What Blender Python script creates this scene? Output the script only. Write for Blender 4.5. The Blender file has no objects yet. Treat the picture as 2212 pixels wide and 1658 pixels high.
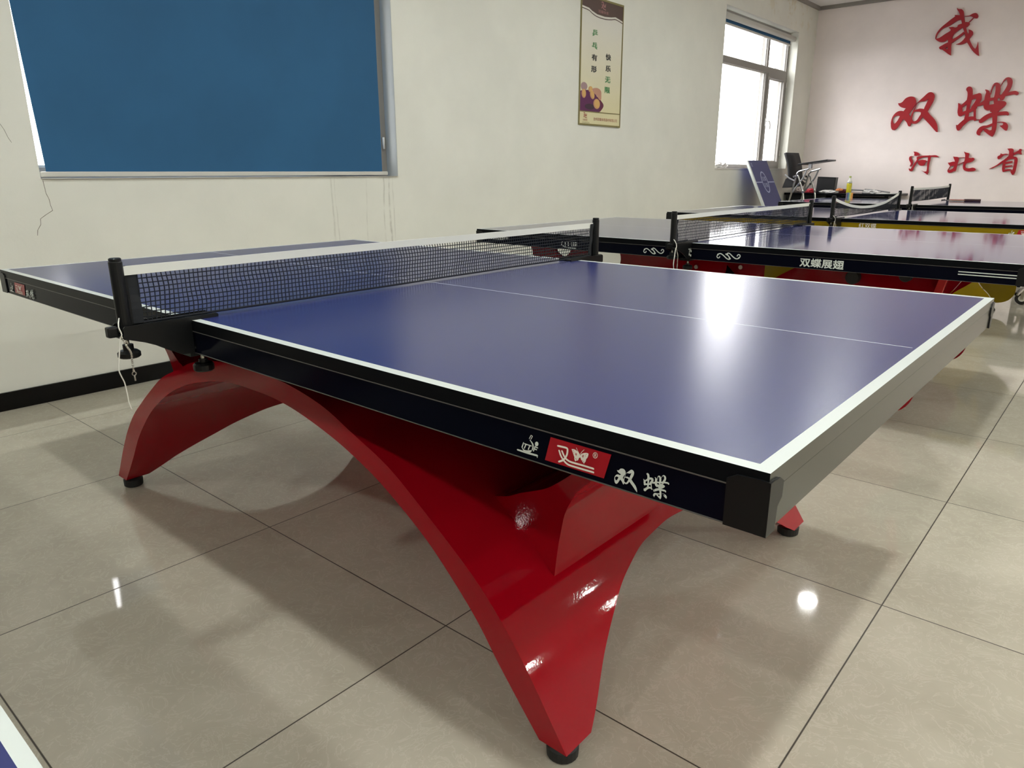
import bpy, bmesh, math, random
from mathutils import Vector, Matrix
random.seed(7)
S = bpy.context.scene
COL = S.collection
PI = math.pi
WX, FY, CZ = -2.311, 9.6, 3.26          # left wall plane, far wall plane, ceiling height
RX, BY = 10.0, -6.0                       # right wall, back wall (behind the viewer)

# ------------------------------------------------------------------ materials
def mat(name, col, rough=.5, metal=0., spec=.5, coat=0., coat_rough=.05):
    m = bpy.data.materials.new(name); m.use_nodes = True
    p = m.node_tree.nodes['Principled BSDF']
    p.inputs['Base Color'].default_value = (*col, 1)
    p.inputs['Roughness'].default_value = rough
    p.inputs['Metallic'].default_value = metal
    p.inputs['Specular IOR Level'].default_value = spec
    p.inputs['Coat Weight'].default_value = coat
    p.inputs['Coat Roughness'].default_value = coat_rough
    return m
def nd(m, t, **kw):
    n = m.node_tree.nodes.new(t)
    for k, v in kw.items(): setattr(n, k, v)
    return n
def lk(m, a, b): m.node_tree.links.new(a, b)
def math_n(m, op, a, b=None, c=None, clamp=False):
    n = nd(m, 'ShaderNodeMath', operation=op); n.use_clamp = clamp
    for i, v in enumerate((a, b, c)):
        if v is None: continue
        if isinstance(v, (int, float)): n.inputs[i].default_value = v
        else: lk(m, v, n.inputs[i])
    return n.outputs[0]
def noise(m, scale, detail=2., rough=.5, vec=None, dist=0.):
    n = nd(m, 'ShaderNodeTexNoise'); n.inputs['Scale'].default_value = scale
    n.inputs['Detail'].default_value = detail; n.inputs['Roughness'].default_value = rough
    n.inputs['Distortion'].default_value = dist
    if vec is None:
        vec = nd(m, 'ShaderNodeNewGeometry').outputs['Position']
    lk(m, vec, n.inputs['Vector'])
    return n.outputs['Fac']
def mix(m, fac, a, b):
    n = nd(m, 'ShaderNodeMix', data_type='RGBA')
    if isinstance(fac, (int, float)): n.inputs[0].default_value = fac
    else: lk(m, fac, n.inputs[0])
    for v, i in ((a, 6), (b, 7)):
        if isinstance(v, tuple): n.inputs[i].default_value = (*v, 1)
        else: lk(m, v, n.inputs[i])
    return n.outputs[2]
def ramp(m, fac, lo, hi):
    n = nd(m, 'ShaderNodeMapRange'); lk(m, fac, n.inputs[0])
    n.inputs[1].default_value = lo; n.inputs[2].default_value = hi
    return n.outputs[0]
def bump(m, h, strength, dist):
    p = m.node_tree.nodes['Principled BSDF']
    n = nd(m, 'ShaderNodeBump'); n.inputs['Strength'].default_value = strength
    n.inputs['Distance'].default_value = dist
    lk(m, h, n.inputs['Height']); lk(m, n.outputs[0], p.inputs['Normal'])
def base(m): return m.node_tree.nodes['Principled BSDF'].inputs['Base Color']
def rgh(m): return m.node_tree.nodes['Principled BSDF'].inputs['Roughness']

M = {}
# painted plaster walls: faint mottling, water streaks below the near window
def plaster(name, col, streaks=False):
    m = mat(name, col, .85, spec=.25)
    f = noise(m, 1.6, 4, .6); f2 = noise(m, 60, 2)
    c = mix(m, ramp(m, f, .35, .7), tuple(v*.94 for v in col), tuple(min(1, v*1.03) for v in col))
    if streaks:
        pos = nd(m, 'ShaderNodeNewGeometry').outputs['Position']
        sep = nd(m, 'ShaderNodeSeparateXYZ'); lk(m, pos, sep.inputs[0])
        mp = nd(m, 'ShaderNodeMapping'); lk(m, pos, mp.inputs[0]); mp.inputs['Scale'].default_value = (1, 1, .35)
        wob = math_n(m, 'MULTIPLY', math_n(m, 'SUBTRACT', noise(m, 9, 2, .5, mp.outputs[0]), .5), .05)
        yy = math_n(m, 'ADD', sep.outputs[1], wob)
        tot = None
        for y0, w, a in ((1.33, .010, .5), (1.36, .007, .4), (1.60, .008, .35), (1.745, .010, .6), (1.80, .012, 1.0), (1.835, .007, .5)):
            d = math_n(m, 'DIVIDE', math_n(m, 'ABSOLUTE', math_n(m, 'SUBTRACT', yy, y0)), w)
            g = math_n(m, 'MULTIPLY', math_n(m, 'SUBTRACT', 1.0, d, clamp=True), a)
            tot = g if tot is None else math_n(m, 'ADD', tot, g, clamp=True)
        zf = math_n(m, 'MULTIPLY', ramp(m, sep.outputs[2], .35, .62), math_n(m, 'SUBTRACT', 1, ramp(m, sep.outputs[2], 1.04, 1.056)))
        k = math_n(m, 'MULTIPLY', math_n(m, 'MULTIPLY', tot, zf), ramp(m, noise(m, 14, 3), .3, .6))
        c = mix(m, math_n(m, 'MULTIPLY', k, .55), c, (.16, .14, .09))
        # flaking patches high by the corner
        zz = ramp(m, sep.outputs[2], 2.85, 3.05); yf = ramp(m, sep.outputs[1], 7.6, 8.2)
        fl = math_n(m, 'MULTIPLY', math_n(m, 'MULTIPLY', zz, yf), ramp(m, noise(m, 5, 4, .65), .56, .62))
        c = mix(m, math_n(m, 'MULTIPLY', fl, .5), c, (.62, .54, .36))
    lk(m, c, base(m)); bump(m, f2, .08, .004)
    return m
M['wall'] = plaster('cream_plaster', (.735, .735, .665), True)
M['farwall'] = plaster('pale_plaster', (.88, .80, .775))
M['ceil'] = plaster('ceiling_white', (.85, .84, .82))
M['reveal'] = mat('reveal_paint', (.72, .70, .66), .7)
M['crack'] = mat('hairline_crack', (.10, .085, .06), .9)

# polished porcelain floor tiles 0.8 m, dark joints
def floor_mat():
    m = mat('polished_tile', (.5, .45, .36), .045, spec=.55)
    pos = nd(m, 'ShaderNodeNewGeometry').outputs['Position']
    sep = nd(m, 'ShaderNodeSeparateXYZ'); lk(m, pos, sep.inputs[0])
    ds = []; cells = []
    for k, o in ((0, -.3016), (1, -.4451)):
        v = math_n(m, 'DIVIDE', math_n(m, 'SUBTRACT', sep.outputs[k], o - 80.), .8)
        f = math_n(m, 'FRACT', v); cells.append(math_n(m, 'FLOOR', v))
        ds.append(math_n(m, 'MULTIPLY', math_n(m, 'MINIMUM', f, math_n(m, 'SUBTRACT', 1.0, f)), .8))
    d = math_n(m, 'MINIMUM', ds[0], ds[1])
    joint = math_n(m, 'SUBTRACT', 1.0, ramp(m, d, .0012, .0022))
    cmb = nd(m, 'ShaderNodeCombineXYZ'); lk(m, cells[0], cmb.inputs[0]); lk(m, cells[1], cmb.inputs[1])
    wn = nd(m, 'ShaderNodeTexWhiteNoise', noise_dimensions='2D'); lk(m, cmb.outputs[0], wn.inputs['Vector'])
    off = nd(m, 'ShaderNodeVectorMath', operation='MULTIPLY_ADD')
    lk(m, wn.outputs['Color'], off.inputs[0]); off.inputs[1].default_value = (7, 7, 7); lk(m, pos, off.inputs[2])
    big = noise(m, 3.5, 5, .65, off.outputs[0], .6)
    vein = math_n(m, 'ABSOLUTE', math_n(m, 'SUBTRACT', noise(m, 14, 4, .6, off.outputs[0], 2.2), .5))
    c = mix(m, ramp(m, big, .3, .72), (.42, .385, .31), (.505, .468, .385))
    c = mix(m, math_n(m, 'MULTIPLY', math_n(m, 'SUBTRACT', 1.0, ramp(m, vein, .0, .03)), .26), c, (.68, .65, .56))
    tone = nd(m, 'ShaderNodeHueSaturation'); lk(m, c, tone.inputs['Color'])
    lk(m, math_n(m, 'ADD', math_n(m, 'MULTIPLY', wn.outputs['Value'], .07), .965), tone.inputs['Value'])
    # tiny dark specks of grit
    vo = nd(m, 'ShaderNodeTexVoronoi'); lk(m, pos, vo.inputs['Vector']); vo.inputs['Scale'].default_value = 5.5
    sp = math_n(m, 'MULTIPLY', math_n(m, 'LESS_THAN', vo.outputs['Distance'], .016), math_n(m, 'GREATER_THAN', noise(m, 2.3, 2), .55))
    c = mix(m, math_n(m, 'MULTIPLY', sp, .75), tone.outputs[0], (.03, .025, .02))
    c = mix(m, joint, c, (.035, .028, .018))
    lk(m, c, base(m))
    lk(m, math_n(m, 'ADD', math_n(m, 'MULTIPLY', joint, .5), math_n(m, 'ADD', .035, math_n(m, 'MULTIPLY', ramp(m, noise(m, 4, 4), .4, .75), .03))), rgh(m))
    bump(m, math_n(m, 'ADD', math_n(m, 'MULTIPLY', joint, -1.0), math_n(m, 'MULTIPLY', noise(m, 1.1, 1), .2)), .12, .0015)
    return m
M['floor'] = floor_mat()

def top_mat(name, rough, col=(.019, .026, .130)):
    m = mat(name, col, rough, spec=.65)
    mp = nd(m, 'ShaderNodeMapping'); lk(m, nd(m, 'ShaderNodeNewGeometry').outputs['Position'], mp.inputs[0])
    mp.inputs['Scale'].default_value = (3, 22, 1)
    f = noise(m, 1.0, 4, .6, mp.outputs[0])
    lk(m, mix(m, ramp(m, f, .35, .7), tuple(v*.97 for v in col), tuple(v*1.03 for v in col)), base(m))
    return m
M['top'] = top_mat('matt_blue_playing_surface', .27)
M['top_gloss'] = top_mat('worn_shiny_blue_surface', .07)
M['board'] = mat('board_blue_laminate', (.030, .036, .135), .45, spec=.3)
M['line'] = mat('white_line_paint', (.56, .60, .585), .38)
M['black'] = mat('black_gloss_paint', (.0028, .0033, .0075), .12, spec=.035)
M['edge'] = mat('black_edge_band', (.0045, .005, .006), .30, spec=.05)
M['endrail'] = mat('dark_end_rail', (.030, .030, .024), .24, spec=.5)  # end faces greyer and glossier than the long sides
M['blackm'] = mat('black_plastic', (.0045, .005, .0054), .36, spec=.28)
M['fabric'] = mat('black_webbing', (.010, .012, .016), .85)
M['cord'] = mat('black_net_thread', (.006, .008, .014), .8)
M['lip'] = mat('dull_steel_lip', (.16, .15, .14), .4, .6)
M['steel'] = mat('bright_steel', (.55, .53, .48), .28, 1.)
M['chrome'] = mat('chrome', (.62, .62, .62), .12, 1.)
M['rubber'] = mat('black_rubber', (.010, .010, .010), .6)
M['tape'] = mat('white_net_tape', (.73, .74, .69), .8)
M['string'] = mat('white_string', (.75, .74, .68), .85)
def red_paint(name, col):
    m = mat(name, col, .05, spec=.27)
    a = noise(m, 170, 1.5, .5); b = noise(m, 5, 3, .6)
    h = math_n(m, 'ADD', math_n(m, 'MULTIPLY', a, .028), math_n(m, 'MULTIPLY', b, .20))
    bump(m, h, .5, .004)
    lk(m, mix(m, ramp(m, b, .3, .7), tuple(v*.94 for v in col), tuple(v*1.05 for v in col)), base(m))
    return m
M['red'] = red_paint('glossy_red_enamel', (.32, .0016, .009))
M['red_shaded'] = red_paint('shaded_red_enamel', (.21, .002, .007))  # wing panels' shade put into the colour; the paint itself is brighter
M['redlight'] = red_paint('light_red_enamel', (.48, .035, .035))
M['yellow'] = red_paint('mustard_yellow_enamel', (.225, .155, .008))
M['signred'] = mat('red_acrylic', (.36, .004, .014), .28)
M['ink'] = mat('pale_print_ink', (.62, .66, .62), .5)
M['inkw'] = mat('cream_print_ink', (.78, .74, .66), .5)
M['labelred'] = mat('red_label', (.33, .006, .014), .3)
M['skirt'] = mat('black_skirting_tile', (.005, .005, .005), .2, spec=.2)
M['alu'] = mat('grey_window_profile', (.26, .245, .225), .45)
M['aluw'] = mat('pale_window_profile', (.62, .60, .56), .5)
M['bar'] = mat('blind_bar_plastic', (.50, .49, .45), .35)
M['white'] = mat('white_plastic', (.80, .80, .78), .45)
M['greyp'] = mat('grey_plastic', (.22, .22, .23), .5)
M['boxgrey'] = mat('grey_board', (.30, .29, .28), .6)
M['mesh'] = mat('black_mesh_fabric', (.012, .012, .014), .8)
def blind_mat():
    col = (.022, .100, .215)
    m = mat('blue_blind_cloth', col, .75, spec=.3)
    f = noise(m, 2.2, 3, .55)
    lk(m, mix(m, ramp(m, f, .35, .65), tuple(v*.95 for v in col), tuple(v*1.05 for v in col)), base(m))
    mp = nd(m, 'ShaderNodeMapping'); lk(m, nd(m, 'ShaderNodeNewGeometry').outputs['Position'], mp.inputs[0])
    mp.inputs['Rotation'].default_value = (.6, 0, 0); mp.inputs['Scale'].default_value = (1, 2.2, .7)
    bump(m, noise(m, 1.3, 1, .4, mp.outputs[0]), .25, .02)
    return m
M['blind'] = blind_mat()
def glass_mat():
    m = bpy.data.materials.new('clear_glass'); m.use_nodes = True
    nt = m.node_tree; nt.nodes.clear()
    o = nd(m, 'ShaderNodeOutputMaterial'); a = nd(m, 'ShaderNodeBsdfTransparent'); g = nd(m, 'ShaderNodeBsdfGlossy')
    a.inputs[0].default_value = (.96, .98, .97, 1); g.inputs['Roughness'].default_value = .02
    mx = nd(m, 'ShaderNodeMixShader'); mx.inputs[0].default_value = .07
    lk(m, a.outputs[0], mx.inputs[1]); lk(m, g.outputs[0], mx.inputs[2]); lk(m, mx.outputs[0], o.inputs[0])
    return m
M['glass'] = glass_mat()
def lamp_mat(st, col):
    m = bpy.data.materials.new('lamp_diffuser'); m.use_nodes = True
    nt = m.node_tree; nt.nodes.clear()
    o = nd(m, 'ShaderNodeOutputMaterial'); e = nd(m, 'ShaderNodeEmission')
    e.inputs[0].default_value = (*col, 1); e.inputs[1].default_value = st
    lk(m, e.outputs[0], o.inputs[0]); return m
LAMP = 385.
M['lamp'] = lamp_mat(LAMP, (.97, 1., .95))

# ------------------------------------------------------------------ mesh helpers
class MB:
    """collects shapes; build() links them as one mesh object"""
    def __init__(s): s.bm = bmesh.new(); s.mats = []; s.lift = 0
    def mi(s, m):
        if m not in s.mats: s.mats.append(m)
        return s.mats.index(m)
    def face(s, pts, m, smooth=False):
        vs = [s.bm.verts.new(p) for p in pts]
        f = s.bm.faces.new(vs); f.material_index = s.mi(m); f.smooth = smooth
        return f
    def box(s, x0, x1, y0, y1, z0, z1, m, bev=0., mtx=None):
        v = [s.bm.verts.new(p) for p in ((x0,y0,z0),(x1,y0,z0),(x1,y1,z0),(x0,y1,z0),(x0,y0,z1),(x1,y0,z1),(x1,y1,z1),(x0,y1,z1))]
        fs = [s.bm.faces.new([v[i] for i in q]) for q in ((0,3,2,1),(4,5,6,7),(0,1,5,4),(1,2,6,5),(2,3,7,6),(3,0,4,7))]
        k = s.mi(m)
        for f in fs: f.material_index = k
        if bev:
            es = list({e for f in fs for e in f.edges})
            r = bmesh.ops.bevel(s.bm, geom=es, offset=bev, segments=2, affect='EDGES', profile=.6)
            v = list({w for f in r['faces'] for w in f.verts} | {w for w in v if w.is_valid})
            for f in r['faces']: f.material_index = k
        if mtx: bmesh.ops.transform(s.bm, matrix=mtx, verts=[w for w in v if w.is_valid])
    def tube(s, pts, r, m, n=8, cap=True, closed=False, smooth=True):
        pts = [Vector(p) for p in pts]; N = len(pts); k = s.mi(m); rings = []
        rr = r if isinstance(r, (list, tuple)) else [r]*N
        up = None
        for i, p in enumerate(pts):
            a = pts[i-1] if i or closed else p; b = pts[(i+1) % N] if i < N-1 or closed else p
            t = (b - a).normalized()
            if up is None:
                up = t.cross(Vector((0, 0, 1)))
                if up.length < .05: up = t.cross(Vector((0, 1, 0)))
            up = (up - t*up.dot(t)).normalized(); w = t.cross(up)
            rings.append([s.bm.verts.new(p + (up*math.cos(2*PI*j/n) + w*math.sin(2*PI*j/n))*rr[i]) for j in range(n)])
        for i in range(N if closed else N-1):
            A, B = rings[i], rings[(i+1) % N]
            for j in range(n):
                f = s.bm.faces.new((A[j], A[(j+1) % n], B[(j+1) % n], B[j])); f.material_index = k; f.smooth = smooth
        if cap and not closed:
            for R_ in (rings[0][::-1], rings[-1]):
                f = s.bm.faces.new(R_); f.material_index = k
    def lathe(s, prof, c, m, n=24, axis='z', smooth=False):
        k = s.mi(m); rings = []
        for r, h in prof:
            ring = []
            for j in range(n):
                a = 2*PI*j/n
                d = {'z': (r*math.cos(a), r*math.sin(a), h), 'y': (r*math.cos(a), h, -r*math.sin(a)), 'x': (h, r*math.cos(a), r*math.sin(a))}[axis]
                ring.append(s.bm.verts.new(Vector(c) + Vector(d)))
            rings.append(ring)
        for A, B in zip(rings, rings[1:]):
            for j in range(n):
                f = s.bm.faces.new((A[j], A[(j+1) % n], B[(j+1) % n], B[j])); f.material_index = k; f.smooth = smooth
        for R_ in (rings[0][::-1], rings[-1]):
            f = s.bm.faces.new(R_); f.material_index = k
    def prism(s, pts, fn, h0, h1, m, sides=None, side_smooth=False):
        """pts 2-D outline; fn(a, b, h) -> 3-D; extruded between h0 and h1"""
        k = s.mi(m); k2 = s.mi(sides or m)
        A = [s.bm.verts.new(fn(a, b, h0)) for a, b in pts]; B = [s.bm.verts.new(fn(a, b, h1)) for a, b in pts]
        n = len(pts)
        caps = []
        for R_ in (A, B[::-1]):
            f = s.bm.faces.new(R_); f.material_index = k; f.normal_update(); caps.append(f)
        for i in range(n):
            f = s.bm.faces.new((A[i], B[i], B[(i+1) % n], A[(i+1) % n])); f.material_index = k2; f.smooth = side_smooth
        bmesh.ops.triangulate(s.bm, faces=caps)
    def flat(s, pts, fn, h, m):
        if len(pts) > 4: s.lift += 1; h += s.lift*4e-6
        f = s.bm.faces.new([s.bm.verts.new(fn(a, b, h)) for a, b in pts]); f.material_index = s.mi(m)
        f.normal_update()
        if len(pts) > 4: bmesh.ops.triangulate(s.bm, faces=[f])
    def ribbon(s, pts, fn, h0, h1, m):
        """a brush stroke: list of (a, b, width), rounded ends; flat when h1 is None"""
        P = smooth_line(pts, 4 if len(pts) > 2 else 1)
        L, Rr = [], []
        for i, (a, b, w) in enumerate(P):
            p, q = P[max(0, i-1)], P[min(len(P)-1, i+1)]
            dx, dy = q[0]-p[0], q[1]-p[1]; l = math.hypot(dx, dy) or 1.
            L.append((a - dy/l*w/2, b + dx/l*w/2)); Rr.append((a + dy/l*w/2, b - dx/l*w/2))
        def end(i):
            a, b, w = P[i]; p = P[1] if i == 0 else P[-2]
            t = math.atan2(b-p[1], a-p[0])
            return [(a + w/2*math.cos(t+v), b + w/2*math.sin(t+v)) for v in (-PI/2, -PI/3, -PI/6, 0, PI/6, PI/3, PI/2)]
        s.lift += 1                                   # strokes that cross lie a hair above one another
        hf = (h0 if h1 is None else h1) + s.lift*6e-6
        for i in range(len(P)-1): s.flat([L[i], L[i+1], Rr[i+1], Rr[i]], fn, hf, m)
        loops = [end(0), end(-1)]
        for i, e in enumerate(loops): s.flat(e, fn, hf, m)
        if h1 is not None:
            for e in (L, Rr, loops[0], loops[1]):
                for p, q in zip(e, e[1:]):
                    s.face([fn(*p, h0), fn(*q, h0), fn(*q, h1), fn(*p, h1)], m)
    def build(s, name, parent=None, recalc=True):
        if recalc: bmesh.ops.recalc_face_normals(s.bm, faces=s.bm.faces)
        me = bpy.data.meshes.new(name); s.bm.to_mesh(me); s.bm.free()
        for m in s.mats: me.materials.append(m)
        o = bpy.data.objects.new(name, me); COL.objects.link(o)
        if parent: o.parent = parent
        return o

def smooth_line(P, n, closed=False):
    """Hermite smoothing; sharp corners stay sharp, so strokes never fold over themselves"""
    if n <= 1: return list(P)
    N = len(P); d = len(P[0]); tan = []
    for i in range(N):
        if closed: a, b, c = P[i-1], P[i], P[(i+1) % N]
        else: a, b, c = P[max(0, i-1)], P[i], P[min(N-1, i+1)]
        u = [b[j]-a[j] for j in range(min(d, 3))]; v = [c[j]-b[j] for j in range(min(d, 3))]
        if closed: u, v = u[:2], v[:2]
        lu = math.sqrt(sum(x*x for x in u)); lv = math.sqrt(sum(x*x for x in v))
        if lu < 1e-12 or lv < 1e-12:
            tan.append(((0,)*d, 0.)); continue
        cs = sum(x*y for x, y in zip(u, v))/(lu*lv)
        if closed and cs < .25: tan.append(((0,)*d, 0.)); continue
        l = math.dist(a, c) or 1.
        tan.append((tuple((c[j]-a[j])/l for j in range(d)), 1.))
    out = []
    for i in (range(N) if closed else range(N-1)):
        p, q = P[i], P[(i+1) % N]; L = math.dist(p, q)
        t0, t1 = tan[i][0], tan[(i+1) % N][0]
        for k in range(n):
            t = k/n; h00 = 2*t**3-3*t*t+1; h10 = t**3-2*t*t+t; h01 = -2*t**3+3*t*t; h11 = t**3-t*t
            out.append(tuple(h00*p[j] + h10*L*t0[j] + h01*q[j] + h11*L*t1[j] for j in range(d)))
    if not closed: out.append(tuple(P[-1]))
    return out

def thing(name, label, cat, loc=(0, 0, 0), rz=0., group=None):
    o = bpy.data.objects.new(name, None); COL.objects.link(o)
    o.empty_display_size = .1
    o.location = loc; o.rotation_euler = (0, 0, rz); o['label'] = label; o['category'] = cat
    if group: o['group'] = group
    return o
def tag(o, label, cat, group=None, kind=None):
    o['label'] = label; o['category'] = cat
    if group: o['group'] = group
    if kind: o['kind'] = kind
    return o
def struct(o): o['kind'] = 'structure'; return o
def copy_tree(o, parent=None):
    c = o.copy(); COL.objects.link(c)
    if parent: c.parent = parent
    for ch in list(o.children): copy_tree(ch, c)
    return c

_txt = {}
def text_polys(s_):
    """triangles of a line of text set in Blender's own font, unit height"""
    if s_ in _txt: return _txt[s_]
    c = bpy.data.curves.new('t', 'FONT'); c.body = s_; c.resolution_u = 3
    o = bpy.data.objects.new('t', c); COL.objects.link(o)
    bpy.context.view_layer.update()
    me = bpy.data.meshes.new_from_object(o.evaluated_get(bpy.context.evaluated_depsgraph_get()))
    tri = [[tuple(me.vertices[i].co[:2]) for i in p.vertices] for p in me.polygons]
    bpy.data.objects.remove(o); bpy.data.curves.remove(c); bpy.data.meshes.remove(me)
    xs = [p[0] for t in tri for p in t]; ys = [p[1] for t in tri for p in t]
    x0, x1, y0, y1 = min(xs), max(xs), min(ys), max(ys)
    _txt[s_] = [[((x-x0)/(x1-x0), (y-y0)/(y1-y0)) for x, y in t] for t in tri]
    return _txt[s_]
def put_text(mb, s_, a0, a1, b0, b1, fn, h, m, bold=0.):
    for k, (da, db) in enumerate(((0, 0), (bold, 0), (0, bold), (bold, bold)) if bold else ((0, 0),)):
        for t in text_polys(s_):
            mb.flat([(a0 + da + (a1-a0-bold)*x, b0 + db + (b1-b0-bold)*y) for x, y in t], fn, h + k*1e-5, m)

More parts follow.
